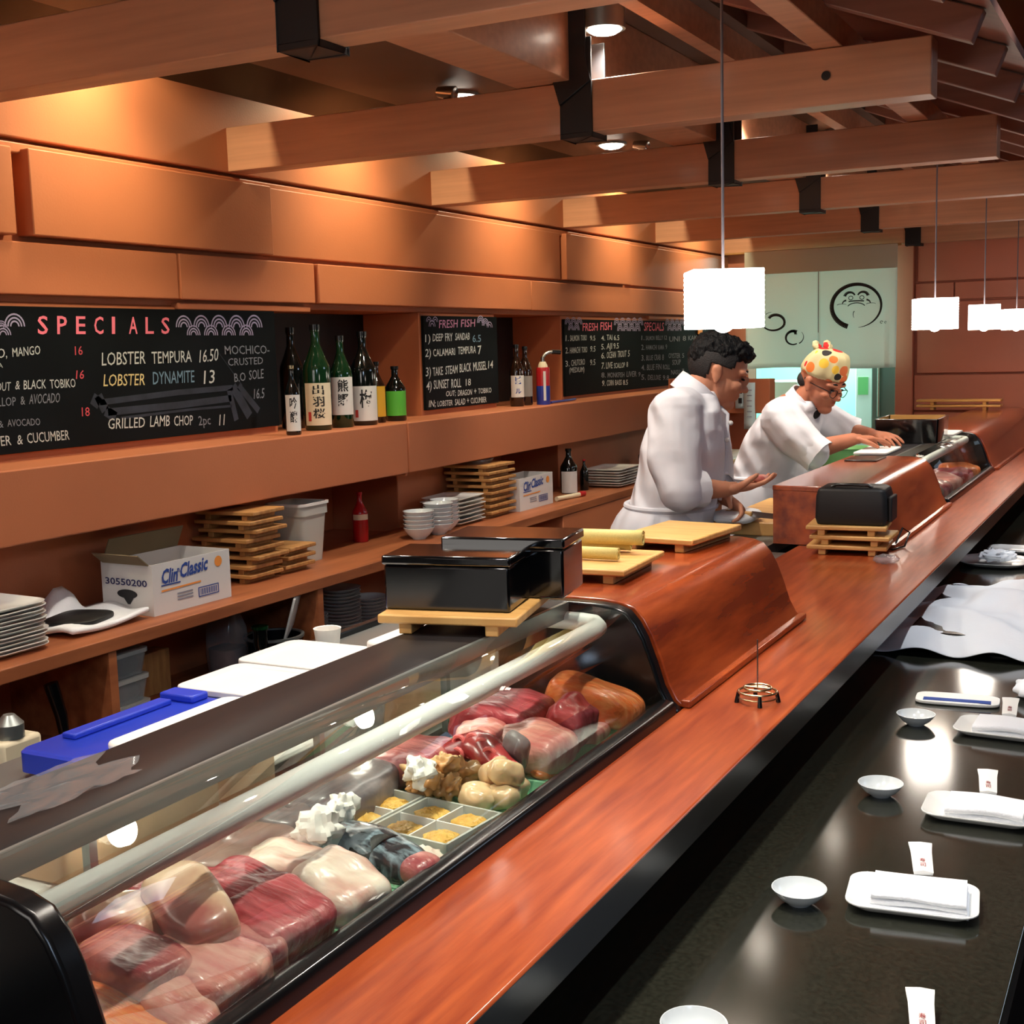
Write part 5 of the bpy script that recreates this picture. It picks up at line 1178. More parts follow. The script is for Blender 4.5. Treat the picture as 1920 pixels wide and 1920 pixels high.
g = G(); g.sell((0.075, 0.0, -0.002), (0.025, 0.026, 0.018), (0.8, 0.8)); build('cut_end', g, 'tuna_pink', t, local=True)
g = G(); g.sell((-0.835, 1.322, -0.640), (0.03, 0.018, 0.010), (0.9, 0.9), None, 0.005, 4, 2); tag(build('fish_scrap', g, 'white_fish'), 'small white scrap beside the mackerel at the tray front', 'fish', 'pieces of raw fish in the near case')
for c, s, r, lb in (((-0.945, 1.255, -0.597), 4, 0.028, 'crumpled white paper between the white fillet and the mackerel'), ((-0.965, 1.335, -0.600), 8, 0.022, 'white paper peak behind the mackerel by the yellow trays'), ((-0.945, 1.50, -0.60), 12, 0.024, 'crumpled white paper behind the scallops')):
    g = G(); g.sell((0, 0, 0), (r*1.1, r*0.8, r*0.9), (1.0, 1.0), (0.3, 0, s), r*0.5, 2.6, s, 34, 20)
    o = build('crumpled_paper', g, 'paper', angle=28); o.location = c; tag(o, lb, 'paper', 'crumpled papers between the fish')
fish('fish_fillet', 'blue grey fillet at the back under the middle of the pipe', (-1.04, 1.44, -0.625), (0.06, 0.11, 0.028), 'fish_grey', (0.8, 0.8), (0, 0, 0.1), 0.006, 2, 15)
fish('fish_fillet', 'grey speckled fillet at the back behind the mackerel', (-1.03, 1.315, -0.632), (0.06, 0.05, 0.025), 'fish_grey', (0.8, 0.8), (0, 0, 0), 0.008, 3, 16)
def uni(label, cx, cy, z, rz):
    t = thing('roe_tray', label, 'food tray', (cx, cy, z), rz, 'white trays of yellow sea urchin')
    a, b, h = 0.065, 0.066, 0.022
    g = G(); g.box(-a, a, -b, b, 0, 0.003)
    for q in ((-a, a, -b, -b+0.004), (-a, a, b-0.004, b), (-a, -a+0.004, -b, b), (a-0.004, a, -b, b)): g.box(*q, 0.003, h)
    build('tray', g, 'milky', t, local=True)
    g = G(); g.box(-a+0.004, a-0.004, -0.0012, 0.0012, 0.003, h-0.001); g.box(-0.0012, 0.0012, -b+0.004, b-0.004, 0.003, h-0.001); build('divider', g, 'white_plastic', t, local=True)
    for sx in (-1, 1):
        for sy in (-1, 1):
            g = G(); g.sell((sx*a*0.48, sy*b*0.48, 0.011), (a*0.36, b*0.33, 0.008), (0.7, 0.6), None, 0.004, 6, sx+3*sy); build('roe', g, 'uni', t, local=True)
slab('lid', 'flat white plastic box under the trays of yellow roe', 'box', -1.0, -0.815, 1.35, 1.49, ZF, ZF+0.035, 0.01, 'milky')
uni('white divided tray of yellow sea urchin nearest the glass front', -0.872, 1.42, ZF+0.0352, -0.10)
uni('white divided tray of yellow sea urchin farther from the glass front', -1.006, 1.435, ZF+0.0352, -0.10)
g = G(); g.box(-0.83, -0.80, 1.47, 1.495, ZF, ZF+0.03); tag(build('leaf_divider', g, 'leaf_green'), 'bright green plastic leaf at the front beside the roe tray', 'garnish')
for i, (x, y, z) in enumerate(((-0.835, 1.545, -0.635), (-0.862, 1.52, -0.632), (-0.845, 1.59, -0.634), (-0.835, 1.555, -0.605), (-0.86, 1.57, -0.612), (-0.872, 1.60, -0.63))):
    fish('scallop', ['front left scallop of the cream pile', 'leftmost scallop of the cream pile', 'front right scallop of the cream pile', 'topmost scallop of the cream pile', 'upper back scallop of the cream pile', 'rear scallop of the cream pile next to the octopus'][i], (x, y, z), (0.026, 0.027, 0.018), 'scallop', (0.8, 0.9), (0.2*i, 0.1*i, i), 0.003, 2, 20+i, 'scallop', 'cream scallops in the near case')
rn = random.Random(9)
for i in range(9):
    a = 2*pi*i/9*1.0
    fish('clam', f'frilly yellow clam, {["top", "front", "front left", "left", "rear left", "rear", "rear right", "right", "front right"][i]} one of the heap behind the scallops', (-0.935+0.034*cos(a)*(i > 0), 1.545+0.036*sin(a)*(i > 0), -0.625+0.024*(i == 0)+0.006*(i % 2)), (0.024, 0.017, 0.016), 'clam', (1.1, 1.0), (rn.uniform(-1, 1), rn.uniform(-1, 1), a), 0.012, 3, 30+i, 'clam', 'yellow clams in the near case')
t = thing('octopus_arm', 'dark red octopus arm with pink suckers behind the clams', 'octopus', (-0.915, 1.625, -0.615), 0, 'octopus')
g = G(); pts = [(-0.06+0.022*i, 0.02*sin(i*0.9), 0.012*sin(i*0.7)) for i in range(7)]; g.tube(pts, [0.016, 0.022, 0.026, 0.027, 0.026, 0.022, 0.015], 16); build('arm', g, 'octopus', t, local=True)
for i in range(1, 7):
    for s_ in (-1, 1):
        p = pts[min(i, 6)]
        g = G(); g.tube([(p[0]+0.009*cos(2*pi*k/12), p[1]-0.017+0.003*s_, p[2]+0.006+0.009*s_+0.008*sin(2*pi*k/12)) for k in range(12)], 0.0035, 6, closed=True); build('sucker', g, 'sucker', t, local=True)
fish('fish_skin', 'grey green fish skin end curling up beside the scallops', (-0.862, 1.635, -0.60), (0.022, 0.014, 0.034), 'fish_grey', (0.8, 0.9), (0.3, 0.4, 0), 0.004, 2, 41)
fish('white_fillet', 'pinkish white fillet with dark pores at the far end', (-0.868, 1.72, -0.618), (0.058, 0.052, 0.034), 'toro', (0.8, 0.8), (0.1, 0.1, -0.3), 0.007, 2, 42)
fish('white_fillet', 'pale cut block left of the pinkish fillet behind the octopus', (-0.95, 1.70, -0.612), (0.04, 0.038, 0.03), 'toro', (0.7, 0.7), (0, 0, 0.3), 0.006, 2, 43)
fish('tuna_block', 'dark maroon tuna slab lying across the far tray', (-0.975, 1.81, -0.605), (0.08, 0.075, 0.035), 'tuna', (0.6, 0.6), (0, 0.1, 0.2), 0.008, 2, 44)
fish('tuna_block', 'purple red tuna end hanging down towards the glass front', (-0.860, 1.825, -0.612), (0.034, 0.042, 0.045), 'tuna', (0.6, 0.7), (0.2, 0.5, 0), 0.007, 2, 45)
fish('shrimp', 'small orange shrimp under the pinkish fillet', (-0.843, 1.69, -0.645), (0.02, 0.026, 0.012), 'salmon', (0.9, 0.9), (0, 0, 0.3), 0.004, 2, 46, 'shrimp')
fish('salmon_fillet', 'whole orange salmon tail at the far end of the near case', (-0.875, 1.965, -0.608), (0.085, 0.045, 0.032), 'salmon', (0.75, 0.8), (0, 0.25, 0.15), 0.006, 2, 47)
fish('fish_block', 'pale pink piece under the whole salmon', (-0.858, 1.90, -0.645), (0.03, 0.05, 0.014), 'toro', (0.8, 0.8), (0, 0, 0), 0.005, 2, 48)
fish('fish_fillet', 'dark red fillet at the back beside the octopus', (-1.02, 1.60, -0.622), (0.06, 0.07, 0.03), 'tuna_pink', (0.8, 0.8), (0, 0, 0.2), 0.008, 2, 49)
t = thing('ginger_tub', 'clear tub of pink pickled ginger at the back left of the near case', 'food container', (-1.025, 0.90, ZF), 0.0)
g = G(); g.loft([rrect(0.065, 0.085, 0.02, 5, 0), rrect(0.075, 0.10, 0.024, 5, 0.075), rrect(0.079, 0.104, 0.024, 5, 0.077), rrect(0.073, 0.098, 0.024, 5, 0.078), rrect(0.063, 0.083, 0.02, 5, 0.003)], True); build('tub', g, 'clear_plastic', t, local=True)
for i in range(9):
    g = G(); g.sell((rn.uniform(-.035, .035), rn.uniform(-.05, .05), 0.05+rn.uniform(0, .03)), (0.034, 0.026, 0.014), (1.1, 1.1), (rn.uniform(-.6, .6), rn.uniform(-.6, .6), rn.uniform(0, 3)), 0.010, 3, i); build('ginger_slices', g, 'ginger', t, local=True)
# fish in the far case
for i, (y, m, lb) in enumerate(((5.25, 'fish_brown', 'brownish fillet nearest in the far glass case'), (5.5, 'tuna_pink', 'pink fillet second in the far glass case'), (5.78, 'toro', 'pale fillet in the middle of the far glass case'), (6.06, 'tuna', 'dark red block in the far glass case'), (6.3, 'salmon', 'orange fillet at the far end of the far glass case'))):
    fish('fish_block', lb, (-0.90, y, -0.640), (0.085, 0.11, 0.045), m, (0.7, 0.7), (0, 0, 0.1*i), 0.012, 2, 60+i, grp='pieces of raw fish in the far case')
fish('blue_cloth', 'blue strip hanging inside the near end of the far glass case', (-0.822, 5.13, -0.58), (0.012, 0.025, 0.055), 'can_blue', (0.8, 0.8), (0, -0.3, 0), 0, 2, 0, 'cloth', None)

# ================================================================ THE TWO CHEFS
def remesh(o, vox, smooth_it=2, disp=None):
    r = o.modifiers.new('remesh', 'REMESH'); r.mode = 'VOXEL'; r.voxel_size = vox; r.use_smooth_shade = True
    s = o.modifiers.new('smooth', 'SMOOTH'); s.factor = 0.5; s.iterations = smooth_it
    if disp:
        tx = bpy.data.textures.new(o.name+'_folds', 'CLOUDS'); tx.noise_scale = disp[1]; tx.noise_depth = 2
        d = o.modifiers.new('folds', 'DISPLACE'); d.texture = tx; d.strength = disp[0]; d.mid_level = 0.5; d.texture_coords = 'LOCAL'
def frame(f, upv=Vector((0, 0, 1))):
    f = Vector(f).normalized(); s = f.cross(upv).normalized(); u = s.cross(f)
    return Matrix(((f.x, s.x, u.x), (f.y, s.y, u.y), (f.z, s.z, u.z)))   # columns: forward, his right, up
def head_geo(g, c, F, k=1.0):
    def e(p, r, ee=(1, 1), R=None):
        q = G(); q.sell((0, 0, 0), [v*k for v in r], ee, R, nu=24, nv=16)
        g.add([F @ (v+Vector(p)*k)+c for v in q.v], q.f)
    e((-0.008, 0, 0.030), (0.098, 0.077, 0.090))          # skull
    e((0.030, 0, -0.030), (0.062, 0.064, 0.078))          # face
    e((0.056, 0, -0.088), (0.036, 0.036, 0.026))          # chin
    e((0.020, 0, -0.072), (0.055, 0.056, 0.038))          # jaw
    e((0.072, 0.028, 0.026), (0.022, 0.032, 0.012)); e((0.072, -0.028, 0.026), (0.022, 0.032, 0.012))   # brows
    e((0.066, 0.040, -0.022), (0.024, 0.022, 0.020)); e((0.066, -0.040, -0.022), (0.024, 0.022, 0.020)) # cheeks
    e((0.094, 0, -0.004), (0.014, 0.010, 0.026), R=(0, 0.35, 0)); e((0.104, 0, -0.024), (0.015, 0.015, 0.012)); e((0.098, 0.011, -0.028), (0.010, 0.009, 0.008)); e((0.098, -0.011, -0.028), (0.010, 0.009, 0.008))  # nose
    e((0.086, 0, -0.050), (0.012, 0.022, 0.007)); e((0.084, 0, -0.061), (0.012, 0.019, 0.007))          # lips
    for sd in (-1, 1):
        e((-0.006, sd*0.078, -0.004), (0.017, 0.008, 0.031), R=(0, -0.25, 0)); e((-0.010, sd*0.082, 0.010), (0.017, 0.006, 0.016)); e((-0.001, sd*0.078, -0.026), (0.009, 0.007, 0.011))  # ears
def hand(g, wrist, fdir, palm_n, curls, thumb=0.6, k=1.0, flip=1, spread=1.0):
    """palm and five separate fingers; fdir = along the fingers, palm_n = out of the palm, thumb on side = fdir x palm_n * flip"""
    f = Vector(fdir).normalized(); n = Vector(palm_n).normalized(); n = (n-f*n.dot(f)).normalized(); sd = f.cross(n)*flip
    W = Vector(wrist)
    q = G(); q.sell((0, 0, 0), (0.050*k, 0.041*k, 0.015*k), (0.8, 0.8))
    M = Matrix(((f.x, sd.x, n.x), (f.y, sd.y, n.y), (f.z, sd.z, n.z)))
    g.add([M @ v+W+f*0.050*k for v in q.v], q.f)
    g.limb([W-f*0.02*k, W+f*0.03*k], [0.024*k, 0.022*k])
    lens = [(0.040, 0.024, 0.020), (0.045, 0.028, 0.021), (0.041, 0.026, 0.020), (0.032, 0.020, 0.017)]
    for i, L in enumerate(lens):
        off = (0.030-0.0205*i)*k*spread; p = W+f*(0.086-0.004*abs(i-1.2))*k+sd*off
        ang = 0; pts = [W+f*0.045*k+sd*off*0.8, p]
        d0 = (f+sd*(1.5-i)*0.09*spread).normalized()
        for j, l in enumerate(L):
            ang += curls[i]*(0.8, 1.0, 0.7)[j]
            p = p+(d0*cos(ang)+n*sin(ang))*l*k; pts.append(p)
        g.limb(pts, [0.0105*k, 0.0095*k, 0.0088*k, 0.008*k, 0.0068*k], 10)
    b = W+f*0.022*k+sd*0.026*k
    t1 = (f*0.55+sd*0.75+n*0.35*thumb).normalized(); t2 = (f*0.85+sd*0.25+n*0.55*thumb).normalized()
    g.limb([W+f*0.018*k+sd*0.010*k, b, b+t1*0.036*k, b+t1*0.036*k+t2*0.028*k, b+t1*0.036*k+t2*0.050*k], [0.015*k, 0.014*k, 0.0115*k, 0.010*k, 0.008*k], 10)
def torso_ring(c, fwd, right, a, b, n=28, up=Vector((0, 0, 1)), e=0.85):
    out = []
    for i in range(n):
        t = 2*pi*i/n
        x = math.copysign(abs(cos(t))**e, cos(t)); y = math.copysign(abs(sin(t))**e, sin(t))
        out.append(Vector(c)+Vector(right)*a*x+Vector(fwd)*b*y)
    return out
FLOOR = -1.50

# --- nearer chef: bareheaded, side view, looking down at his hands
V = Vector
f1 = V((0.90, 0.42, 0)).normalized(); r1 = V((f1.y, -f1.x, 0))
A = dict(pel=V((-1.525, 4.00, -0.66)), wai=V((-1.505, 4.01, -0.52)), che=V((-1.465, 4.03, -0.345)), uch=V((-1.445, 4.05, -0.235)), nkb=V((-1.435, 4.062, -0.175)), nkt=V((-1.392, 4.085, -0.125)), head=V((-1.360, 4.103, -0.098)),
         Rsh=V((-1.425, 3.870, -0.225)), Rel=V((-1.375, 3.775, -0.455)), Rwr=V((-1.262, 3.880, -0.462)), Lsh=V((-1.460, 4.235, -0.235)), Lel=V((-1.415, 4.225, -0.475)), Lwr=V((-1.335, 4.105, -0.520)))
chef = thing('person', 'bareheaded person in white kitchen jacket and apron, looking down, holding food', 'person', (-1.49, 4.0, FLOOR))
g = G()
g.limb([A['pel'], A['wai'], A['che'], A['uch']], [0.125, 0.115, 0.12, 0.10], 20)
g.limb([A['nkb']-V((0, 0, 0.03)), A['nkt'], A['head']+V((-0.02, -0.01, -0.02))], [0.062, 0.056, 0.055], 18)
F1 = frame((0.86, 0.36, -0.36))
head_geo(g, A['head'], F1, 1.0)
for S, E_, W_ in (('Rsh', 'Rel', 'Rwr'), ('Lsh', 'Lel', 'Lwr')):
    g.limb([A['uch'].lerp(A[S], 0.3), A[S], A[E_], A[E_].lerp(A[W_], 0.35), A[W_]], [0.07, 0.055, 0.040, 0.039, 0.026], 16)
hand(g, A['Rwr'], (0.72, 0.62, 0.05), (-0.1, 0.05, 1), (0.28, 0.22, 0.25, 0.35), 0.9, 0.98, 1)
hand(g, A['Lwr'], (0.75, -0.30, -0.42), (0.2, -0.6, -0.7), (0.75, 0.85, 0.9, 0.95), 1.0, 0.95, -1)
for sd in (-1, 1):
    hip = A['pel']+r1*sd*0.085-V((0, 0, 0.03)); kn = hip+f1*0.03+V((0, 0, -0.40)); an = V((hip.x, hip.y, FLOOR+0.07))-f1*0.02
    g.limb([hip, kn, an], [0.085, 0.058, 0.040], 16); g.limb([an, an+f1*0.14-V((0, 0, 0.035))], [0.042, 0.033], 14)
o = build('body', g, 'skin', chef, angle=None); remesh(o, 0.0045, 2)
# jacket
def jacket(chef, A, f, r, belly, seed, hem, sleeveR, sleeveL, lean=0.0, name='jacket'):
    g = G()
    n = 30
    c0 = A['wai']; c1 = A['che']; c2 = A['uch']; c3 = A['nkb']
    rings = [torso_ring(A['pel']+f*0.01+V((0, 0, hem)), f, r, 0.185, 0.15+belly, n), torso_ring(c0+f*0.02, f, r, 0.180, 0.145+belly, n), torso_ring(c0.lerp(c1, 0.5)+f*0.02, f, r, 0.188, 0.145+belly*0.8, n), torso_ring(c1+f*0.005, f, r, 0.200, 0.138, n), torso_ring(c1.lerp(c2, 0.6), f, r, 0.205, 0.125, n), torso_ring(c2+V((0, 0, 0.015)), f, r, 0.185, 0.105, n), torso_ring(c3-V((0, 0, 0.015)), f, r, 0.115, 0.085, n), torso_ring(c3+V((0, 0, 0.018))+f*0.01, f, r, 0.072, 0.072, n)]
    g.loft(rings, True)
    for pts, rad in (sleeveR, sleeveL): g.limb(pts, rad, 20)
    o = build(name, g, 'jacket', chef, angle=None); remesh(o, 0.0065, 2, (0.010, 0.13))
    tx = bpy.data.textures.new(name+'_creases', 'CLOUDS'); tx.noise_scale = 0.085; tx.noise_depth = 1
    dm = o.modifiers.new('creases', 'DISPLACE'); dm.texture = tx; dm.strength = 0.006; dm.mid_level = 0.5; dm.texture_coords = 'LOCAL'
    for end, prev, rad in ((sleeveR[0][-1], sleeveR[0][-2], sleeveR[1][-1]), (sleeveL[0][-1], sleeveL[0][-2], sleeveL[1][-1])):
        dv = (end-prev).normalized(); s1 = dv.orthogonal().normalized(); s2 = dv.cross(s1)
        rows = []
        for t_, k in ((-0.03, 0.98), (0.02, 1.0), (0.055, 1.03), (0.055, 0.97), (0.02, 0.95)):
            rows.append([end+dv*t_*0.8+(s1*cos(2*pi*i/28)+s2*sin(2*pi*i/28))*rad*k*(1+0.03*sin(i*2.2)) for i in range(28)])
        g = G(); g.loft(rows, False); build('sleeve_hem', g, 'jacket', o)
    return o
h1 = A['Rel'].lerp(A['Rwr'], 0.22)
jacket(chef, A, f1, r1, 0.0, 1, 0.02, ([A['uch'].lerp(A['Rsh'], 0.5), A['Rsh'], A['Rsh'].lerp(A['Rel'], 0.6)-f1*0.012, A['Rel']+V((0.005, -0.005, -0.002)), h1], [0.09, 0.088, 0.086, 0.072, 0.058]), ([A['uch'].lerp(A['Lsh'], 0.5), A['Lsh'], A['Lsh'].lerp(A['Lel'], 0.6), A['Lel'], A['Lel'].lerp(A['Lwr'], 0.15)], [0.09, 0.088, 0.08, 0.07, 0.058]))
def collar(chef, c, f, r, tilt, a=0.066, h=0.038, drop=0.012):
    nrm = (V((0, 0, 1))+f*tilt).normalized(); ff = (f-nrm*f.dot(nrm)).normalized()
    g = G(); n = 36; rings = []
    for z, k in ((-0.01, 1.10), (h, 1.0), (h, 0.93), (-0.01, 0.98)):
        ring = []
        for i in range(n):
            t = radians(14)+(2*pi-radians(28))*i/(n-1)
            ring.append(c+ff*cos(t)*a*k*1.05+r*sin(t)*a*k+nrm*(z-drop*max(0, cos(t))))
        rings.append(ring)
    rings.append(rings[0]); g.loft(rings, False, False); build('collar', g, 'jacket', chef, angle=50)
collar(chef, A['nkb']+V((0.004, 0.002, -0.004)), f1, r1, 0.75, 0.077, 0.052)
# placket edge and buttons on the chest
g = G(); pts = [A['nkb']+f1*0.085+r1*0.02+V((0, 0, -0.03)), A['uch']+f1*0.128+r1*0.03, A['che']+f1*0.150+r1*0.035, A['wai']+f1*0.170+r1*0.035]; g.tube(pts, 0.006, 8); build('placket', g, 'jacket', chef)
for k in (0.25, 0.75):
    p = A['uch'].lerp(A['che'], k)+f1*0.14+r1*0.06
    g = G(); g.sell(p, (0.008, 0.008, 0.008)); build('button', g, 'porcelain', chef)
# apron
def apron(chef, A, f, r, lo, back, tie=True):
    g = G(); n = 36; c = A['wai']+V((0, 0, -0.005))
    rows = []
    for z, a, b, sh in ((0.0, 0.172, 0.140, 0), (-0.04, 0.196, 0.166, back*0.35), (-0.12, 0.205, 0.175, back*0.8), (-0.30, 0.215, 0.18, back), (lo, 0.225, 0.185, back)):
        ring = torso_ring(c+V((0, 0, z))-f*sh+f*0.01, f, r, a, b, n, e=0.95)
        if z < -0.1: ring = [p+(p-c-V((0, 0, z))).normalized()*0.008*sin(i*1.7) for i, p in enumerate(ring)]
        rows.append(ring)
    g.loft(rows, False); o = build('apron', g, 'apron', chef, angle=None); md = o.modifiers.new('solid', 'SOLIDIFY'); md.thickness = 0.004; md = o.modifiers.new('subdivision', 'SUBSURF'); md.levels = 1; md.render_levels = 1
    g = G(); ring = torso_ring(c+V((0, 0, -0.01))+f*0.01, f, r, 0.180, 0.150, n, e=0.95); g.tube(ring, 0.010, 8, closed=True); build('apron_string', g, 'apron', o)
apron(chef, A, f1, r1, -0.55, 0.055)
# hair: longer black top, clipped sides
def hair_geo(g, c, F, parts):
    for p, rr, na, sd in parts:
        q = G(); q.sell((0, 0, 0), rr, (1, 1), None, na, 6, sd, 40, 24)
        g.add([F @ (v+Vector(p))+c for v in q.v], q.f)
g = G(); hair_geo(g, A['head'], F1, [((-0.016, 0, 0.066), (0.094, 0.079, 0.066), 0.010, 1), ((0.030, 0, 0.088), (0.066, 0.066, 0.040), 0.014, 2), ((0.058, 0, 0.076), (0.032, 0.056, 0.024), 0.010, 3), ((-0.07, 0, 0.045), (0.046, 0.066, 0.055), 0.008, 4)])
o = build('hair', g, 'hair', chef, angle=None); remesh(o, 0.004, 1, (0.008, 0.012))
def shell(c, F, keep, rx=0.1005, ry=0.080, rz=0.0925, ctr=(-0.008, 0, 0.030)):
    g = G(); q = G(); q.sell((0, 0, 0), (rx, ry, rz), nu=72, nv=48)
    pts = [v+V(ctr) for v in q.v]
    g.add([F @ p+c for p in pts], [f for f in q.f if all(keep(pts[i]) for i in f)])
    return g
o = build('clipped_sides', shell(A['head'], F1, lambda p: p.z > -0.052+0.0*p.x and (p.x < -0.030 or (p.z > 0.022 and p.x < 0.040+0.25*(p.z-0.02)))), 'hair_short', chef, angle=None)
md = o.modifiers.new('solid', 'SOLIDIFY'); md.thickness = 0.004; md.offset = 0
o['label'] = 'short clipped dark hair at the sides'
def eyes(chef, c, F, m='hair'):
    for sd in (-1, 1):
        g = G(); q = G(); q.sell((0.0855, sd*0.031, 0.006), (0.007, 0.014, 0.004)); g.add([F @ v+c for v in q.v], q.f); build('eye', g, m, chef)
        g = G(); q = G(); q.tube([(0.086, sd*0.014, 0.030), (0.089, sd*0.030, 0.035), (0.078, sd*0.050, 0.029)], [0.004, 0.0045, 0.002], 8); g.add([F @ v+c for v in q.v], q.f); build('eyebrow', g, m, chef)
eyes(chef, A['head'], F1)
fish('food_morsel', 'pink and white piece of fish on the nearer chef\'s fingers', A['Rwr']+V((0.085, 0.075, 0.030)), (0.034, 0.018, 0.011), 'toro', (0.8, 0.8), (0, 0, 0.7), 0.004, 2, 71, 'food', None)
t = thing('kitchen_knife', 'kitchen knife in the nearer chef\'s lower hand', 'knife', A['Lwr']+V((0.06, -0.03, -0.045)), -0.2)
g = G(); g.box(-0.055, 0.045, -0.008, 0.008, -0.008, 0.008); build('handle', g, 'bamboo', t, local=True, bevel=0.004)
g = G(); g.prism([(0.045, -0.010), (0.15, -0.012), (0.175, 0.004), (0.045, 0.010)], 'y', -0.001, 0.001); build('blade', g, 'steel', t, local=True)

# --- farther chef: printed headscarf, glasses, leaning over the counter
f2 = V((0.98, -0.18, 0)).normalized(); r2 = V((f2.y, -f2.x, 0))
B = dict(pel=V((-1.590, 5.36, -0.67)), wai=V((-1.565, 5.36, -0.56)), che=V((-1.500, 5.36, -0.41)), uch=V((-1.452, 5.37, -0.318)), nkb=V((-1.412, 5.37, -0.268)), nkt=V((-1.365, 5.37, -0.215)), head=V((-1.325, 5.365, -0.178)),
         Rsh=V((-1.448, 5.195, -0.318)), Rel=V((-1.325, 5.150, -0.450)), Rwr=V((-1.165, 5.235, -0.405)), Lsh=V((-1.415, 5.555, -0.322)), Lel=V((-1.262, 5.62, -0.405)), Lwr=V((-1.15, 5.52, -0.405)))
chef2 = thing('person', 'person in white kitchen jacket, printed headscarf and glasses, leaning over the counter', 'person', (-1.58, 5.36, FLOOR))
g = G()
g.limb([B['pel'], B['wai'], B['che'], B['uch']], [0.125, 0.115, 0.12, 0.10], 20)
g.limb([B['nkb']-V((0.02, 0, 0.03)), B['nkt'], B['head']+V((-0.02, 0, -0.02))], [0.060, 0.054, 0.054], 18)
F2 = frame((0.80, -0.34, -0.42))
head_geo(g, B['head'], F2, 1.0)
for S, E_, W_ in (('Rsh', 'Rel', 'Rwr'), ('Lsh', 'Lel', 'Lwr')):
    g.limb([B['uch'].lerp(B[S], 0.3), B[S], B[E_], B[E_].lerp(B[W_], 0.35), B[W_]], [0.07, 0.055, 0.041, 0.040, 0.027], 16)
hand(g, B['Rwr'], (0.75, 0.62, 0.02), (0.1, 0.1, -1), (0.25, 0.3, 0.3, 0.35), 0.8, 0.95, -1)
hand(g, B['Lwr'], (0.80, -0.55, -0.02), (0.1, 0.1, -1), (0.3, 0.35, 0.35, 0.4), 0.8, 0.95, 1)
for sd in (-1, 1):
    hip = B['pel']+r2*sd*0.085-V((0, 0, 0.03)); kn = hip+f2*0.03+V((0, 0, -0.40)); an = V((hip.x, hip.y, FLOOR+0.07))-f2*0.02
    g.limb([hip, kn, an], [0.085, 0.058, 0.040], 16); g.limb([an, an+f2*0.14-V((0, 0, 0.035))], [0.042, 0.033], 14)
o = build('body', g, 'skin_two', chef2, angle=None); remesh(o, 0.0045, 2)
h2 = B['Rel'].lerp(B['Rwr'], 0.10)
jacket(chef2, B, f2, r2, 0.01, 2, 0.0, ([B['uch'].lerp(B['Rsh'], 0.5), B['Rsh'], B['Rsh'].lerp(B['Rel'], 0.6), h2], [0.09, 0.088, 0.085, 0.074]), ([B['uch'].lerp(B['Lsh'], 0.5), B['Lsh'], B['Lsh'].lerp(B['Lel'], 0.85)], [0.09, 0.085, 0.072]))
collar(chef2, B['nkb']+V((0.004, 0, -0.004)), f2, r2, 0.8, 0.075, 0.048)
g = G(); g.sell(B['nkb']+f2*0.062+V((0, 0, -0.022)), (0.028, 0.036, 0.04)); build('undershirt', g, 'undershirt', chef2)
dv = (h2-B['Rel']).normalized()
g = G(); g.tube([h2-dv*0.002, h2+dv*0.020], [0.066, 0.058], 20); o = build('under_sleeve', g, 'undershirt', chef2)
apron(chef2, B, f2, r2, -0.55, 0.01)
# headscarf, knot and glasses
mp = mat('scarf', (206, 196, 150), 0.8)
nt = mp.node_tree; tc = nt.nodes.new('ShaderNodeTexCoord'); vo = nt.nodes.new('ShaderNodeTexVoronoi'); vo.inputs['Scale'].default_value = 19; vo.inputs['Randomness'].default_value = 0.9
lt = nt.nodes.new('ShaderNodeMath'); lt.operation = 'LESS_THAN'; lt.inputs[1].default_value = 0.42
sp = nt.nodes.new('ShaderNodeSeparateColor'); cr = nt.nodes.new('ShaderNodeValToRGB'); cr.color_ramp.interpolation = 'CONSTANT'
for i, (p, c) in enumerate(((0.0, (200, 40, 36)), (0.28, (228, 124, 50)), (0.5, (232, 190, 60)), (0.68, (34, 30, 30)), (0.84, (210, 110, 60)))):
    e = cr.color_ramp.elements[i] if i < 2 else cr.color_ramp.elements.new(p)
    e.position = p; e.color = (*lin(c), 1)
mx = nt.nodes.new('ShaderNodeMixRGB'); mx.inputs[1].default_value = (*lin((206, 196, 150)), 1)
nt.links.new(tc.outputs['Object'], vo.inputs['Vector']); nt.links.new(vo.outputs['Distance'], lt.inputs[0]); nt.links.new(vo.outputs['Color'], sp.inputs[0]); nt.links.new(sp.outputs[0], cr.inputs[0]); nt.links.new(lt.outputs[0], mx.inputs[0]); nt.links.new(cr.outputs[0], mx.inputs[2]); nt.links.new(mx.outputs[0], nt.nodes['Principled BSDF'].inputs['Base Color'])
g = G(); rows = []
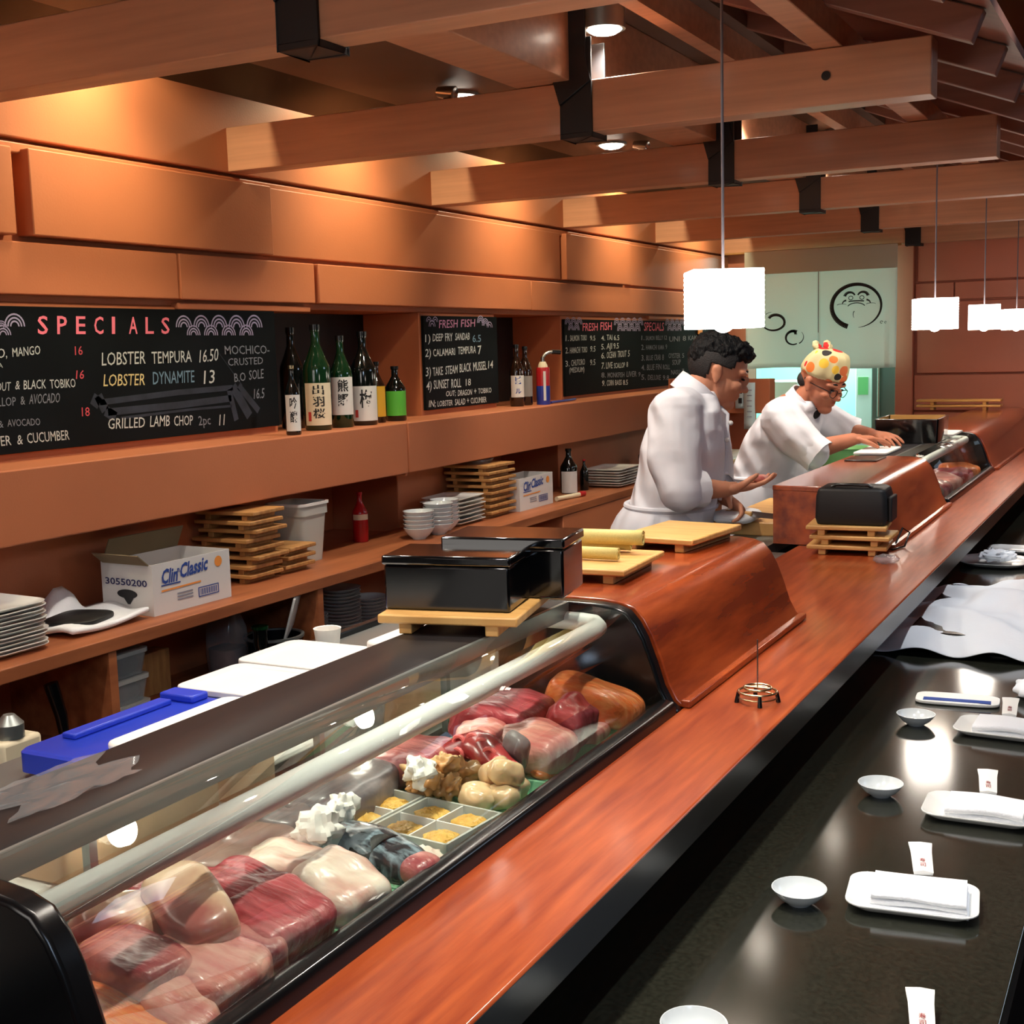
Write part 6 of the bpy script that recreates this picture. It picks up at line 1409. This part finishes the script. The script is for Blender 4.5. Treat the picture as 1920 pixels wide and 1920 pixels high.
for z, ax, ay, fx in ((0.018, 0.104, 0.084, 0.0), (0.05, 0.106, 0.086, 0.0), (0.085, 0.100, 0.082, 0.002), (0.118, 0.086, 0.072, 0.006), (0.145, 0.070, 0.058, 0.012), (0.150, 0.03, 0.03, 0.012)):
    rows.append([F2 @ V((-0.006+fx+ax*cos(2*pi*i/36)+0.003*sin(i*2.1), ay*sin(2*pi*i/36)+0.003*cos(i*1.7), z+0.020*cos(2*pi*i/36)*(1 if z < 0.03 else 0.3)))+B['head'] for i in range(36)])
g.loft(rows, True); o = build('headscarf', g, 'scarf', chef2, angle=None); md = o.modifiers.new('subdivision', 'SUBSURF'); md.levels = 1; md.render_levels = 1
for p, rr in (((-0.05, -0.02, 0.145), (0.030, 0.018, 0.016)), ((-0.075, 0.02, 0.135), (0.028, 0.018, 0.014))):
    g = G(); q = G(); q.sell((0, 0, 0), rr, (1, 1), (0.3, 0.5, 0.4), 0.006, 3, 4); g.add([F2 @ (v+V(p))+B['head'] for v in q.v], q.f); build('scarf_knot', g, 'scarf', chef2)
g = G(); hair_geo(g, B['head'], F2, [((-0.055, 0, -0.012), (0.050, 0.068, 0.042), 0.003, 5), ((-0.02, 0, 0.008), (0.05, 0.0775, 0.022), 0.002, 6)]); o = build('hair', g, 'hair_short', chef2, angle=None); remesh(o, 0.005, 1)
eyes(chef2, B['head'], F2)
gl = thing('eyeglasses', 'thin dark rimmed glasses on the face of the person with the headscarf', 'glasses', (0, 0, 0))
GP = B['head']+F2 @ V((0.1, 0, 0.0))
gl.location = GP; WM[gl.name] = Matrix.Translation(GP)
for sd in (-1, 1):
    g = G(); ring = [F2 @ V((0.104-0.006*abs(cos(2*pi*i/24)), sd*0.033+0.024*cos(2*pi*i/24), -0.002+0.017*sin(2*pi*i/24)))+B['head'] for i in range(24)]; g.tube(ring, 0.0018, 6, closed=True); build('rim', g, 'lens_frame', gl)
    g = G(); g.tube([F2 @ V(p)+B['head'] for p in ((0.098, sd*0.057, 0.006), (0.06, sd*0.076, 0.008), (-0.01, sd*0.084, 0.006))], 0.0022, 6); build('temple', g, 'lens_frame', gl)
g = G(); g.tube([F2 @ V(p)+B['head'] for p in ((0.104, -0.010, 0.002), (0.111, 0, 0.005), (0.104, 0.010, 0.002))], 0.0018, 6); build('bridge', g, 'lens_frame', gl)

# ---------------------------------------------------------------- lift everything from lens height onto the floor
for o in list(SC.objects):
    if o.parent is None:
        o.location.z += CAMH
